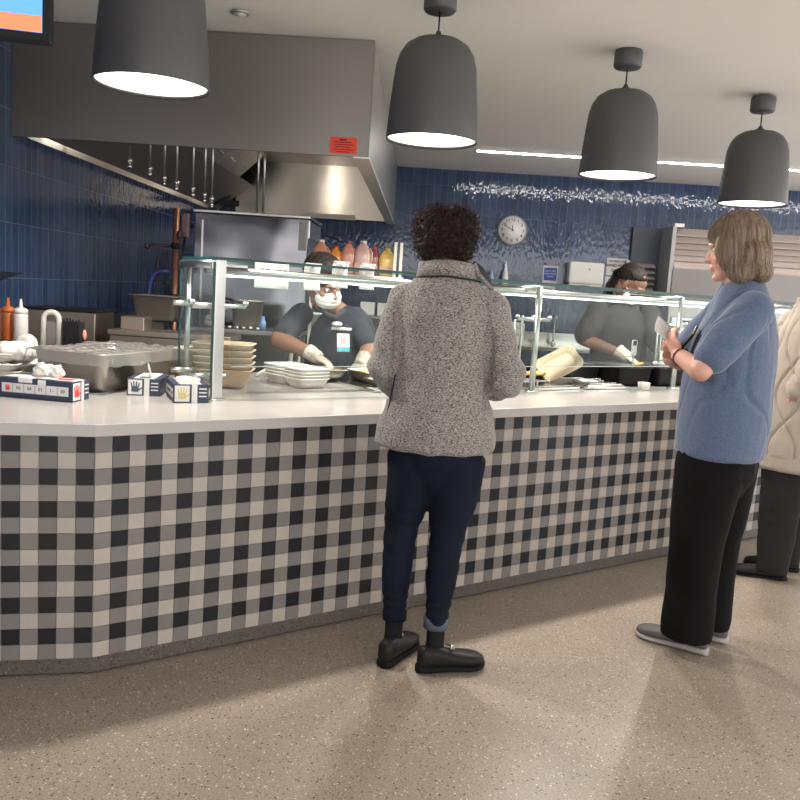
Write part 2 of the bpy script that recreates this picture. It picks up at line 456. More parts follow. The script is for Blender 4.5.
# ------------------------------------------------------------ pendants
def pendant_at(i):
    p = CP(0, .33) ; base = Vector((1.03, .727*1.03+3.509+1.236*.33, 0))
    return base + Vector((math.cos(CA), math.sin(CA), 0))*1.265*i
p0 = pendant_at(-2)
PR = .208
pd = thing('pendant_lamp', 'largest, leftmost charcoal bell pendant lamp, cut off by the top of the photo', 'lamp', (p0.x-.022, p0.y-.01, 2.082), 0, 'charcoal pendant lamps over the counter')
H = .452
prof = [(PR-.008, .012), (PR, 0), (PR+.001, .004), (PR-.008, .14), (PR-.018, .25), (PR-.026, .325), (PR-.040, .375), (PR-.066, .415), (PR-.105, .440), (PR-.15, .450), (.024, H), (.020, H+.004)]
inn = [(.018, H-.006), (PR-.15, .440), (PR-.11, .430), (PR-.075, .405), (PR-.05, .37), (PR-.03, .30), (PR-.016, .14), (PR-.008, .012)]
MB().lathe(prof, n=64).build('lamp_shade', PENDANT, pd)
MB().lathe(inn, n=64).build('shade_lining', mat('shade_inside_white', (.8, .78, .74), .6), pd)
MB().lathe([(0, .018), (PR-.012, .016), (PR-.012, .022), (0, .026)], n=64).build('light_diffuser', LAMPE, pd)
MB().lathe([(0, H+.03), (.010, H+.03), (.013, H+.018), (.028, H+.008), (.032, H-.002), (0, H-.002)], n=24).build('cap', PENDANT, pd)
MB().tube([(0, 0, H+.02), (0, 0, .58)], .004).build('cord', BLACK, pd)
MB().lathe([(0, .656), (.070, .656), (.074, .646), (.074, .575), (.066, .565), (0, .565)], n=32).build('canopy', PENDANT, pd)
pl = ['second charcoal pendant lamp from the left, above the curly-haired woman', 'third charcoal pendant lamp from the left, with its ceiling canopy in clear view', 'rightmost and smallest-looking charcoal pendant lamp, above the woman in the blue shirt']
for i in (1, 2, 3):
    p = pendant_at(i-2)
    dup(pd, (p.x, p.y, (0, 2.078, 2.084, 2.070)[i]), 0, pl[i-1])

for i in range(4):
    p = pendant_at(i-2)
    l = bpy.data.lights.new('pendant_bulb', 'SPOT'); l.energy = 62; l.color = (1, .92, .82); l.spot_size = R(165); l.spot_blend = .25; l.shadow_soft_size = .05
    o = bpy.data.objects.new('pendant_bulb', l); COL.objects.link(o); o.location = (p.x-.14*math.sin(CA), p.y+.14*math.cos(CA), 2.07)

# ------------------------------------------------------------ TV menu screen
ta = math.atan(.22)
tv = thing('menu_screen', 'hanging black-framed screen with blue picture and orange band, top left corner', 'screen', (-1.075, 2.40, 2.02), ta)
MB().box((-.42, .025, .26), (.84, .05, .52), bev=.004).build('bezel', BLACK, tv)
mb = MB(); mb.mi = 0
mb.box((-.42, -.002, .27), (.80, .004, .496)); o = mb.build('display', mat('screen_blue', (.1, .3, .7), .4, emit=(.085, .30, .70), estr=.9), tv)
MB().box((-.079, -.0045, .044), (.117, .003, .043)).build('orange_band', mat('screen_orange', (.8, .25, .1), .4, emit=(.50, .16, .08), estr=.8), tv)['label'] = 'orange band'
MB().box((-.198, -.0045, .044), (.118, .003, .043)).build('magenta_band', mat('screen_magenta', (.5, .0, .7), .4, emit=(.50, .03, .68), estr=.8), tv)['label'] = 'magenta band'
MB().tube([(-.42, .03, .50), (-.42, .03, .72)], .02).build('ceiling_mount', BLACK, tv)

# ------------------------------------------------------------ exhaust hood on the left wall
hd = thing('exhaust_hood', 'large brushed steel kitchen exhaust hood filling the upper left', 'hood', (LEFTX, HOODY, HZ))
W = HXR-LEFTX; DD = BACKY-HOODY-.02; HH = CEILZ-HZ
mb = MB()
mb.box((W/2, .015, HH/2), (W, .03, HH-.004), bev=.002)
mb.build('front_panel', HOODM, hd)
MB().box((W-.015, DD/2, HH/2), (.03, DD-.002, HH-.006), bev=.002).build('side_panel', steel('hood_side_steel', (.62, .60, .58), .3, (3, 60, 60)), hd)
MB().box((W/2, DD/2, HH-.03), (W-.06, DD-.06, .03)).build('inner_roof', steel('roof_steel', (.60, .55, .50), .35, (60, 60, 60), .1), hd)
MB().box((W/2, -.004, .006), (W, .010, .012)).build('front_edge', HOODM, hd)
mb = MB()
mb.box((W-.04, DD/2, .000), (.09, DD, .012))
mb.build('bottom_lip', steel('lip_steel', (.85, .80, .74), .55, (30, 30, 30), .1), hd)
MB().box((.035, DD/2, .02), (.07, DD-.07, .04)).build('wall_lip', STEEL_B, hd)
# sloped lining and filter bank along the left side
mb = MB()
def quad_slab(mb, a, b, c, d, th):
    a, b, c, d = map(Vector, (a, b, c, d)); n = (b-a).cross(d-a).normalized()*th
    vs = [mb.bm.verts.new(p) for p in (a, b, c, d)] + [mb.bm.verts.new(p+n) for p in (a, b, c, d)]
    for ids in ((0, 1, 2, 3), (7, 6, 5, 4), (0, 4, 5, 1), (1, 5, 6, 2), (2, 6, 7, 3), (3, 7, 4, 0)):
        f = mb.bm.faces.new([vs[i] for i in ids]); f.material_index = mb.mi
    return mb
quad_slab(mb, (.05, .05, .04), (.05, DD-.05, .04), (.42, DD-.05, .325), (.42, .05, .325), .01)
mb.build('drip_tray', steel('lining_steel', (.42, .38, .35), .5, (40, 40, 40), .15), hd)
nf = 8; L0 = .05; fl = (DD-.8)/nf
FILT = steel('filter_steel', (.60, .55, .51), .45, (60, 60, 60), .2)
for k in range(nf):
    y0 = L0+fl*k+.01; y1 = L0+fl*(k+1)-.01
    mb = quad_slab(MB(), (.42, y0, .325), (.42, y1, .325), (.70, y1, .585), (.70, y0, .585), .02)
    f = mb.build('baffle_filter', FILT, hd)
    mb = MB()
    for q in range(7):
        yy = y0+.03+(y1-y0-.06)*q/6
        mb.tube([(.43, yy, .320), (.70, yy, .572)], .008, 6)
    mb.tube([(.52, (y0+y1)/2-.05, .40), (.54, (y0+y1)/2-.05, .37), (.54, (y0+y1)/2+.05, .37), (.52, (y0+y1)/2+.05, .40)], .006, 6)
    mb.build('baffle', FILT, f)
# end skirt at the back wall
MB().box((W/2+.1, DD-.04, HH/2), (W-.3, .02, HH-.035)).build('end_panel', steel('hood_end_steel', (.62, .57, .51), .30, (2, 2, 170), .35, .25), hd)
MB().box((1.28, DD-.055, .035), (.60, .004, .055)).build('makers_strip', PAPER, hd)['label'] = 'long white notice strip'
# hood lights: two globe lamps in cages under the roof
for yy in (1.3, 3.1):
    g = MB().blob((1.16, yy, HH-.10), (.055, .055, .06)).build('hood_bulb', mat('hood_bulb_glow', (.9, .9, .9), .4, emit=(1, .90, .76), estr=45), hd)
    MB().lathe([(.0, .045), (.075, .045), (.075, .02), (.0, .02)], M=T(1.16, yy, HH-.09)).build('bulb_base', CHROME, g)
# bracket light fixture at the deep left end
mb = MB().box((.34, DD-.75, .05), (.20, .12, .05), rz=.2).tube([(.18, DD-.80, .02), (.36, DD-.80, .12)], .012)
mb.build('damper_box', BLACK, hd)
# hanging suppression nozzles
ny = 6.0
for (x, z) in ((-2.11, 2.118), (-1.966, 2.072), (-1.862, 2.015), (-1.775, 1.985), (-1.657, 1.951), (-1.572, 1.915), (-1.52, 1.889)):
    x0 = x+.004*0; xx = x-LEFTX; zz = z-HZ
    nz_ = MB().tube([(xx, ny-HOODY, zz+.05), (xx, ny-HOODY, HH-.03)], .008, 8).build('drop_pipe', CHROME, hd)
    mb = MB().lathe([(0, .05), (.012, .05), (.017, .045), (.017, .025), (.010, .02), (.010, .01), (.016, 0), (.014, -.022), (0, -.022)], M=T(xx, ny-HOODY, zz+.03), n=12)
    mb.build('spray_nozzle', STEEL_B, nz_)
for (x, z) in ((-1.195, 1.88), (-1.152, 1.875)):
    MB().tube([(x-LEFTX, ny-HOODY, z-HZ), (x-LEFTX, ny-HOODY, HH-.03)], .009, 8).build('conduit', CHROME, hd)
# red placard on the hood
RED = mat('placard_red', (.80, .07, .04), .6)
INK = mat('ink_black', (.03, .02, .03), .7)
o = thing('warning_placard', 'small bright red printed notice stuck on the steel hood front', 'sign', (-.477, HOODY-.004, 2.168))
MB().box((0, 0, 0), (.150, .004, .096)).build('sheet', RED, o)
mb = MB()
for k, w in enumerate((.04, .10, .11, .09, .11, .07)): mb.box((random.uniform(-.008, .008), -.0025, .034-.013*k), (w, .001, .003 if k else .007))
mb.build('print_lines', INK, o)
# ------------------------------------------------------------ sneeze guard
GT = 1.475; GB = 1.035; GD = .45
S_POST = [1.375*0 - .70, 1.085+.0, 2.335, 3.6, 4.8]
gd = thing('sneeze_guard', 'glass and steel sneeze guard running along the white counter', 'sneeze guard', tuple(CP(-.70, GD, .89)), CA)
def G(s, d, z): return (s+.70, d-GD, z-.89)
posts = [-.70, 1.125, 2.345, 3.6, 4.8]
for i, s in enumerate(posts):
    mb = MB()
    if i == 0: mb.box(G(s, GD, (.89+GT)/2), (.045, .02, GT-.89), bev=.002)
    else: mb.tube([G(s, GD, .89), G(s, GD, GT-.01)], .0165, 16)
    pp = mb.build('post', CHROME, gd)
    MB().lathe([(0, .008), (.038, .008), (.042, .0), (0, 0)], M=T(*G(s, GD, .89)), n=20).build('base_flange', CHROME, pp)
    # rear post, drop arm over the food side
    MB().tube([G(s, GD+.36, .89), G(s, GD+.36, GT-.02)], .013, 12).build('rear_post', CHROME, pp) if i == 0 else \
        MB().tube([G(s+.04, GD+.16, 1.03), G(s+.04, GD+.16, 1.30)], .007, 8).build('hanging_rod', CHROME, pp)
    MB().tube([G(s, GD, GT-.02), G(s, GD+.40, GT-.02)], .014, 12).build('top_arm', CHROME, pp)
    mb = MB()
    for dz in (1.285, ):
        mb.tube([G(s-.10, GD+.05, dz), G(s+.14, GD+.05, dz)], .010, 10)
        for q in (-.10, .02, .14): mb.blob(G(s+q, GD+.05, dz+.012), (.014, .014, .012))
        mb.tube([G(s, GD, dz), G(s, GD+.10, dz)], .012, 10)
    mb.build('glass_clamp', CHROME, pp)
    mb = MB()
    if i: 
        mb.tube([G(s-.07, GD+.10, 1.04), G(s-.07, GD+.10, 1.28)], .006, 8)
        mb.blob(G(s-.07, GD+.10, 1.04), (.02, .02, .014)).blob(G(s+.04, GD+.16, 1.03), (.02, .02, .014))
        mb.build('clamp_rod', CHROME, pp)
ends = posts
GD2 = GD - .028
for a, b in zip(ends, ends[1:]):
    x0 = a+.05 if a < 0 else a+.012
    g = MB().box(G((x0+b-.012)/2, GD2, (GB+GT-.04)/2), (b-.012-x0, .008, GT-.04-GB)).build('front_glass', GLASS, gd)
    mb = MB().box(G((x0+b-.012)/2, GD2, GB-.001), (b-.012-x0, .0085, .003))
    mb.build('glass_edge', mat('glass_edge_pale', (.55, .60, .58), .3), g)
s0, s1 = -.73, 4.85
g = MB().box(G((s0+s1)/2, GD+.16, GT+.006), (s1-s0, .40, .008)).build('glass_shelf', GLASS, gd)
mb = MB().box(G((s0+s1)/2, GD-.042, GT+.006), (s1-s0, .004, .010)).box(G((s0+s1)/2, GD+.362, GT+.006), (s1-s0, .004, .010)).box(G(s0-.001, GD+.16, GT+.006), (.004, .40, .010))
mb.build('glass_edge', GEDGE, g)
# end return panel
g = MB().box(G(-.735, GD+.17, (GB-.08+GT)/2), (.008, .38, GT-GB+.06)).build('end_glass', GLASS, gd)
MB().box(G(-.735, GD-.022, (GB-.08+GT)/2), (.009, .004, GT-GB+.06)).box(G(-.735, GD+.362, (GB-.08+GT)/2), (.009, .004, GT-GB+.06)).build('glass_edge', GEDGE, g)
mb = MB().tube([G(-.73, GD, GT-.02), G(-.73, GD+.36, GT-.02)], .018, 12)
er = mb.build('end_rail', CHROME, gd)
for z in (1.28, .98):
    MB().tube([G(-.78, GD+.34, z), G(-.66, GD+.34, z)], .013, 10).build('rail_clamp', CHROME, er)
    MB().tube([G(-.78, GD+.10, z), G(-.62, GD+.10, z)], .013, 10).build('rail_clamp', CHROME, er)
# led light bar
lb = MB().tube([G(-.72, GD+.11, 1.432), G(4.8, GD+.11, 1.432)], .019, 14).build('light_bar', CHROME, gd)
MB().box(G(2.05, GD+.11, 1.411), (5.4, .016, .006)).build('light_strip', BARE, lb)
mb = MB().box(G(-.62, GD+.12, 1.455), (.16, .07, .012))
mb.build('bracket_plate', CHROME, gd)

# ------------------------------------------------------------ things on the counter (left end)
def onc(s, d): return tuple(CP(s, d, .89))
NAVY = mat('box_navy', (.035, .045, .09), .5)
BOXW = mat('box_white', (.74, .73, .72), .5)
REDI = mat('box_red', (.72, .06, .05), .5)
YELH = mat('box_yellow', (.62, .55, .22), .5)
GLOVET = mat('tissue_glove', (.82, .80, .77), .4, spec=.4)
def hand_icon(mb, M, s=1.0):
    mb.prism([(-.011*s, -.014*s), (.011*s, -.014*s), (.012*s, .004*s), (-.012*s, .004*s)], -.0004, .0006, M)
    for k, (x, h, a) in enumerate(((-.0095, .013, .25), (-.003, .017, .08), (.0035, .017, -.08), (.010, .013, -.25))):
        m = M @ T(x*s, .003*s, 0) @ RZ(a)
        mb.prism([(-.0022*s, 0), (.0022*s, 0), (.0018*s, h*s), (-.0018*s, h*s)], -.0004, .0006, m)
    m = M @ T(.011*s, -.008*s, 0) @ RZ(-.9)
    mb.prism([(-.0024*s, 0), (.0024*s, 0), (.002*s, .013*s), (-.002*s, .013*s)], -.0004, .0006, m)
def glovebox(label, x, y, rz, L, Wd, Hh, col, name='glove_box', right=True):
    t = thing(name, label, 'box', (x, y, .89), rz, 'disposable glove boxes on the counter')
    MB().box((0, 0, Hh/2), (L, Wd, Hh), bev=.0015).build('carton', NAVY, t)
    F = T(0, -Wd/2-.0006, Hh/2) @ RX(PI/2)
    mb = MB(); mb.box((0, 0, 0), (L*.90, Hh*.46, .0008), M=F)
    o1 = mb.build('label_band', BOXW, t)
    mb = MB()
    n = 6
    for k in range(1, n): mb.box((-L*.45+L*.9*k/n, 0, .0006), (.0012, Hh*.44, .0006), M=F)
    mb.box((L*.28, Hh*.33, .0006), (L*.28, .004, .0006), M=F)
    mb.build('band_lines', NAVY, o1)
    mb = MB(); hand_icon(mb, F @ T(-L*.37, -.001, .0008), .7); mb.build('hand_mark', col, o1)
    for k, s in enumerate(('50', '04', '01', '1-', '00')):
        text('band_print', s, Hh*.24, F @ T(-L*.45+L*.9*(k+1.5)/n, 0, .0008), INK, o1)
    # top
    mb = MB().box((0, 0, Hh+.0006), (L*.96, Wd*.62, .0012)).build('top_label', BOXW, t)
    MB().box((L*.30, 0, Hh+.0016), (L*.2, Wd*.35, .0012)).build('top_mark', col, t)
    # end face with hand icon, white stripe and print
    E_ = T(L/2+.0006, 0, Hh/2) @ RZ(PI/2) @ RX(PI/2)
    MB().box((-Wd*.25, 0, 0), (Wd*.42, Hh*.86, .0008), M=E_).box((Wd*.10, 0, 0), (Wd*.16, Hh, .0010), M=E_).build('end_label', BOXW, t)
    mb = MB(); hand_icon(mb, E_ @ T(-Wd*.25, -.002, .0008), Hh/.05*.9); mb.build('hand_mark', col, t)
    mb = MB()
    for k in range(3): mb.box((Wd*.34, Hh*(.26-.2*k), .0006), (Wd*.22, .005, .0008), M=E_)
    mb.lathe([(.004, .001), (.006, .001), (.006, .0004), (.004, .0004)], M=E_ @ T(Wd*.10, 0, 0), n=12)
    mb.build('end_print', BOXW, t)
    return t
def tissue(parent, x, y, z, s=1.0, seed=1):
    mb = MB()
    rnd = random.Random(seed)
    for k in range(5):
        mb.blob((x+rnd.uniform(-.03, .03)*s, y+rnd.uniform(-.012, .012)*s, z+rnd.uniform(.0, .022)*s), (.022*s, .012*s, .016*s), rot=(rnd.uniform(-.6, .6), rnd.uniform(-1, 1), rnd.uniform(0, 3)))
    me = fuse(mb, .0035, 2, lambda c, n: .012*noise.noise(c*55+Vector((seed, 0, 0)))+.007*abs(noise.noise(c*110)))
    return link('pulled_glove', me, GLOVET, parent)
b = glovebox('navy glove box with red hand marks, in front of the wrapped steel pan', -1.452, 3.215, -.13, .31, .125, .078, REDI)
tissue(b, .02, 0, .084, 1.6, 3)
# overhanging glove flaps on the long side
me = fuse(MB().box((-.04, -.064, .072), (.06, .006, .02)).box((.03, -.066, .068), (.03, .006, .022)).box((-.0, -.03, .082), (.14, .05, .006)), .003, 2, lambda c, n: .003*noise.noise(c*70))
link('hanging_glove', me, GLOVET, b)
b = glovebox('smaller navy glove box with dark hand mark, right of the wrapped steel pan', -1.145, 3.545, -PI/2+.12, .22, .135, .072, mat('box_dark_hand', (.05, .09, .12), .6))
me = fuse(MB().box((.03, .01, .098), (.055, .004, .05), rot=(.3, .5, .3)).box((.03, .0, .076), (.05, .04, .006)), .003, 1)
link('pulled_glove', me, GLOVET, b)
b = glovebox('navy glove box with yellow hand mark, against the corner post of the glass guard', -.945, 3.425, -PI/2+.42, .22, .140, .076, YELH)
me = fuse(MB().box((-.0, .0, .082), (.13, .06, .008), rot=(.1, .05, .3)).box((.03, .02, .086), (.06, .05, .006), rot=(-.2, .1, -.4)), .0035, 2, lambda c, n: .006*noise.noise(c*50))
link('pulled_glove', me, mat('tissue_cream', (.78, .70, .58), .5), b)

# wrapped hotel pan
def pan_mesh(mb, L, Wd, D, th=.004, rim=.014, tap=.02, r=.03):
    def rr(a, b, z, rad, n=6):
        pts = []
        for cx, cy, a0 in ((a-rad, b-rad, 0), (-a+rad, b-rad, PI/2), (-a+rad, -b+rad, PI), (a-rad, -b+rad, 3*PI/2)):
            for k in range(n+1):
                q = a0 + PI/2*k/n; pts.append(Vector((cx+rad*math.cos(q), cy+rad*math.sin(q), z)))
        return pts
    ls = [rr(L/2+rim, Wd/2+rim, D-.003, r+rim), rr(L/2+rim, Wd/2+rim, D, r+rim), rr(L/2, Wd/2, D+.001, r), rr(L/2-th, Wd/2-th, D-.003, r), rr(L/2-tap-th, Wd/2-tap-th, .02, r), rr(L/2-tap-.02, Wd/2-tap-.02, th, r*.7),
          ]
    outer = [rr(L/2+rim, Wd/2+rim, D-.003, r+rim), rr(L/2, Wd/2, D-.006, r), rr(L/2-tap, Wd/2-tap, .02, r), rr(L/2-tap-.018, Wd/2-tap-.018, 0, r*.7)]
    def strip(rings):
        vs = [[mb.bm.verts.new(p) for p in rg] for rg in rings]
        for a, b in zip(vs, vs[1:]):
            n = len(a)
            for i in range(n):
                j = (i+1) % n; f = mb.bm.faces.new((a[i], a[j], b[j], b[i])); f.smooth = True; f.material_index = mb.mi
        f = mb.bm.faces.new(vs[-1]); f.material_index = mb.mi
    strip(ls); strip(outer)
    return mb
wp = thing('steel_pan', 'deep stainless steel pan covered with cling film, left of the glass guard', 'pan', (-1.387, 3.715, .89), R(75))
pan_mesh(MB(), .56, .36, .165, r=.04).build('pan_body', PAN, wp)
FILM = glassmat('cling_film', (.97, .97, .96), refl=2.2, haze=.14, hcol=(.95, .93, .9))
def film(c, n):
    w = noise.noise(Vector((c.x*14, c.y*30, 1.3)))*.006 + noise.noise(Vector((c.x*60, c.y*25, .3)))*.004
    return Vector((0, 0, w))
bm = bmesh.new(); bmesh.ops.create_grid(bm, x_segments=90, y_segments=60, size=.5)
for v in bm.verts:
    x, y = v.co.x*.68, v.co.y*.49
    ex = max(abs(x)-.292, 0); ey = max(abs(y)-.193, 0)
    if ex > 0: x = math.copysign(.292+ex*.35, x)
    if ey > 0: y = math.copysign(.193+ey*.3, y)
    z = .170 - (ex+ey)*1.1
    v.co = Vector((x, y, z+.010*noise.noise(Vector((x*14, y*30, 1.3)))+.009*abs(noise.noise(Vector((x*60+y*30, y*50, .3))))+.004*(ex+ey > 0)*noise.noise(Vector((x*150, y*150, 2)))))
me = bpy.data.meshes.new('film'); bm.to_mesh(me); bm.free()
for p in me.polygons: p.use_smooth = True
link('cling_film', me, FILM, wp)
MB().box((-.10, .183, .11), (.05, .002, .02)).build('date_label', mat('label_tape', (.62, .58, .5), .6), wp)
MB().box((.0, 0, .135), (.50, .30, .006)).build('lid_inside', PAN, wp)

# white foam clamshells, left end
def clamshell(name, label, loc, rz, L, Wd, D, n, m, group=None, gap=.014):
    t = thing(name, label, 'food container', loc, rz, group)
    for k in range(n):
        mb = MB()
        z0 = k*gap
        pan_mesh(mb, L, Wd, D, .003, .010, .02, .03)
        me = mb.mesh('tray'); me.transform(T(0, 0, z0))
        link('tray', me, m, t)
    return t
foams = []
def foam_tray(label, x, y, z, rz, L=.24, Wd=.20, D=.05, m=FOAM, group='white foam trays at the left end', tilt=0, name='foam_tray', rt=None):
    t = thing(name, label, 'tray', (x, y, z), rz, group)
    me = pan_mesh(MB(), L, Wd, D, .003, .008, .022, .03).mesh('tray_shell')
    if tilt: me.transform(RX(tilt))
    link('shell', me, m, t)
    return t
foam_tray('white foam tray at the bottom of the pile on the far left counter', -1.86, 3.62, .89, .25)
foam_tray('white foam tray second in the pile on the far left counter', -1.85, 3.61, .925, .1)
foam_tray('upside-down looking white foam tray right of the far left pile', -1.745, 3.70, .89, .45, .2, .16, .045)
foam_tray('white foam tray stacked above the right one of the far left pile', -1.76, 3.70, .932, .9, .2, .16, .045, tilt=.12)
foam_tray('white foam tray at the top of the far left pile', -1.86, 3.63, .975, .5, .22, .18, .04)
mb = MB().blob((0, 0, 0), (.115, .09, .042)).blob((.07, -.02, -.006), (.07, .06, .02)).blob((-.06, .03, .0), (.07, .06, .035))
me = fuse(mb, .006, 3, lambda c, n: .012*noise.noise(c*18)+.004*noise.noise(c*50))
o = link('crumpled_paper_bag', me, FOAM); o.location = (-1.765, 3.66, 1.022); tag(o, 'crumpled soft white paper bag on top of the foam trays', 'bag')
me = fuse(MB().blob((0, 0, 0), (.07, .06, .035)), .005, 1, lambda c, n: .014*noise.noise(c*26)+.006*noise.noise(c*70))
o = link('clear_plastic_bag', me, glassmat('clear_plastic', (.95, .95, .95), haze=.35)); o.location = (-1.935, 3.60, 1.035); tag(o, 'crumpled clear plastic bag at the left edge beside the paper bag', 'bag')

# squeeze bottles behind the trays
def bottle(label, x, y, z, body, r=.032, h=.17):
    t = thing('squeeze_bottle', label, 'bottle', (x, y, z), 0, 'squeeze bottles at the left edge')
    MB().lathe([(0, 0), (r*.92, 0), (r, .008), (r, h*.72), (r*.96, h*.78), (0, h*.78)]).build('bottle_body', body, t)
    MB().lathe([(0, h*.78), (r*.98, h*.78), (r*.98, h*.89), (r*.7, h*.93), (.009, h*.96), (.005, h*1.18), (0, h*1.18)]).build('nozzle_cap', mat('cap_'+body.name, tuple(body.node_tree.nodes['Principled BSDF'].inputs['Base Color'].default_value)[:3], .4), t)
    return t
sh = MB().box((-2.0, 4.22, 1.0), (.55, .30, .03), bev=.004).box((-2.0, 4.22, .5), (.5, .26, .99))
o = sh.build('bottle_stand', STEEL_D); tag(o, 'dark steel stand carrying the squeeze bottles at the left edge', 'stand')
CLB = mat('bottle_clear', (.70, .68, .65), .35, sub=0)
bottle('clear empty squeeze bottle, rightmost of the bottles at the left edge', -2.00, 4.16, 1.015, CLB, .034, .185)
bottle('squeeze bottle of orange sauce between the clear and the brown ones', -2.085, 4.20, 1.015, mat('sauce_orange', (.50, .13, .035), .35), .034, .185)
bottle('squeeze bottle of brown sauce cut by the left edge of the photo', -2.10, 4.09, 1.015, mat('sauce_brown', (.13, .055, .035), .35), .034, .185)
# wire basket corner
wb = thing('wire_basket', 'dark wire basket corner at the left edge above the bottles', 'basket', (-2.24, 4.3, 1.275))
mb = MB()
for k in range(9): mb.tube([(-.085, 0, .10-.012*k*0-.0), (-.085+.02*k, 0, .085)], .002, 5) if 0 else mb.tube([(-.09, -.06+.02*k, .0), (.07+.007*k, -.06+.02*k, .085)], .0022, 5)
mb.tube([(-.09, -.06, 0), (-.09, .1, 0)], .003).tube([(.07, -.07, .085), (.13, .1, .085)], .003)
mb.tube([(-.09, -.06, .085), (.07, -.06, .085)], .003)
mb.build('wire_frame', BLACK, wb)
MB().tube([(-.06, 0, 0), (-.06, 0, -.26)], .005).build('basket_stem', BLACK, wb)
# looped grey handle (scoop) and black caddy
sc = thing('scoop', 'pale plastic scoop with looped handle standing up behind the steel pan', 'scoop', (-1.73, 3.90, .89), .2)
pts = []
for k in range(13):
    a = PI*k/12; pts.append((-.034*math.cos(a), 0, .268+.034*math.sin(a)))
pts = [(-.034, 0, .12)] + pts + [(.034, 0, .12)]
MB().tube(pts, .013, 10).build('handle_loop', mat('grey_plastic', (.50, .47, .44), .4), sc)
mb = MB().box((0, .01, .2), (.05, .02, .12), bev=.006); mb.build('dispenser_insert', mat('smoke_plastic', (.11, .1, .1), .3), sc)
MB().box((0, .0, .06), (.10, .10, .12), bev=.01).build('holder', mat('holder_white', (.6, .58, .55), .5), sc)
me = fuse(MB().blob((-.10, -.02, .15), (.05, .03, .045), rot=(0, .5, 0)).blob((-.09, 0, .08), (.045, .04, .08)), .006, 2, lambda c, n: .006*noise.noise(c*30))
link('paper_wrap', me, FOAM, sc)
bc = thing('black_caddy', 'small black ribbed caddy behind the steel pan, beside the looped scoop', 'caddy', (-1.635, 3.93, .89), .1)
mb = MB().box((0, 0, .13), (.085, .07, .26), bev=.004)
for k in range(6): mb.box((-.034+.0135*k, -.036, .14), (.007, .008, .27+.012*math.sin(k*1.2)), bev=.002)
mb.build('caddy_body', BLACK, bc)
MB().blob((.050, .0, .20), (.010, .016, .026)).build('red_spout', mat('red_white_wrap', (.62, .25, .2), .5), bc)

# tan pulp containers behind the end glass
def pulp(label, x, y, z, rz, L=.23, Wd=.19, D=.12, group='tan pulp containers stacked behind the end glass'):
    t = thing('pulp_container', label, 'food container', (x, y, z), rz, group)
    pan_mesh(MB(), L, Wd, D, .003, .012, .022, .045).build('bowl', KRAFT, t); return t
for k in range(5):
    lab = 'tan pulp food container at the very bottom of the stack behind the end glass' if k == 0 else ('tan pulp food container on top of the stack behind the end glass' if k == 4 else 'tan pulp food container inside the stack behind the end glass, only its rim showing')
    c = CP(-.50, .86, .89+.030*k); pulp(lab, c.x, c.y, c.z, CA-.55, .27, .21, .09)
c = CP(-.52, 1.12, .89); pulp('shorter tan pulp container left of and behind the tall stack', c.x, c.y, c.z+.06, CA-.5, .2, .2, .10)
o = MB().box((0, 0, .03), (.2, .2, .06), bev=.01).build('pulp_block', KRAFT); o.location = (c.x, c.y, .89); o.rotation_euler = (0, 0, CA-.5)
tag(o, 'plain tan carton block under the shorter pulp container', 'carton')
# white foam clamshell stack
cs = Vector((-.535, 4.10, .89))
for k in range(4):
    t = thing('foam_clamshell', ('white foam clamshell at the bottom of the stack beside the food trays', 'white foam clamshell, second from the bottom of the stack beside the food trays', 'white foam clamshell, third from the bottom of the stack beside the food trays', 'white foam clamshell on top of the stack beside the food trays')[k], 'food container', (cs.x, cs.y, .89+.016*k), R(43), 'white foam clamshells stacked on the counter')
    mb = pan_mesh(MB(), .185, .165, .050, .003, .006, .010, .035)
    if k == 3: mb.box((0, 0, .046), (.178, .158, .006), bev=.002)
    mb.build('base_tray', FOAM, t)
    mb = pan_mesh(MB(), .185, .165, .050, .003, .006, .010, .035)
    if k == 3: mb.box((0, 0, .046), (.178, .158, .006), bev=.002)
    me = mb.mesh('lid'); me.transform(T(-.0, .178, 0))
    link('lid', me, FOAM, t)

# ------------------------------------------------------------ food wells
fw = thing('food_well', 'stainless steel recessed food well and slide rail beside the clamshell stack', 'food well', tuple(CP(.62, .80, .89)), CA)
mb = MB().box((0, 0, .006), (.92, .5, .012), bev=.003)
mb.build('well_plate', STEEL_B, fw)
mb = MB()
for k in range(6): mb.tube([(-.46, -.26-.012*k*0+.02*k-.03, .016), (.46, -.26+.02*k-.03, .016)], .0035, 6)
mb.build('slide_rail', STEEL_B, fw)
def foodpan(label, s, d, z, L, Wd, D, fill, rz=CA, seed=0, group='steel food pans in the serving line'):
    c = CP(s, d, z); t = thing('food_pan', label, 'pan', tuple(c), rz, group)
    pan_mesh(MB(), L, Wd, D, .003, .012, .012, .025).build('pan_body', PAN, t)
    if fill:
        bm = bmesh.new(); bmesh.ops.create_grid(bm, x_segments=50, y_segments=40, size=.5)
        for v in bm.verts:
            v.co = Vector((v.co.x*(L-.03), v.co.y*(Wd-.03), D-.014+.012*noise.noise(Vector((v.co.x*28, v.co.y*28, seed)))+.006*noise.noise(Vector((v.co.x*70, v.co.y*60, seed)))))
        me = bpy.data.meshes.new('food'); bm.to_mesh(me); bm.free()
        for p in me.polygons: p.use_smooth = True
        o = link('food_filling', me, fill, t); o['kind'] = 'stuff'
    return t
RICE = mat('yellow_rice', (.75, .55, .16), .7, var=((60, 60, 60), .45, 3))
CHICK = mat('browned_food', (.55, .30, .13), .7, var=((40, 40, 40), .5, 3))
foodpan('steel pan of yellow rice in front of the worker in the black cap', .42, .90, .905, .30, .24, .055, RICE, seed=2)
foodpan('steel pan of browned food under the gloved hand of the black-capped worker', .12, 1.02, .905, .22, .2, .055, CHICK, seed=5)
foodpan('shallow empty steel pan in front of the yellow rice pan', .40, .655, .905, .34, .2, .035, None)
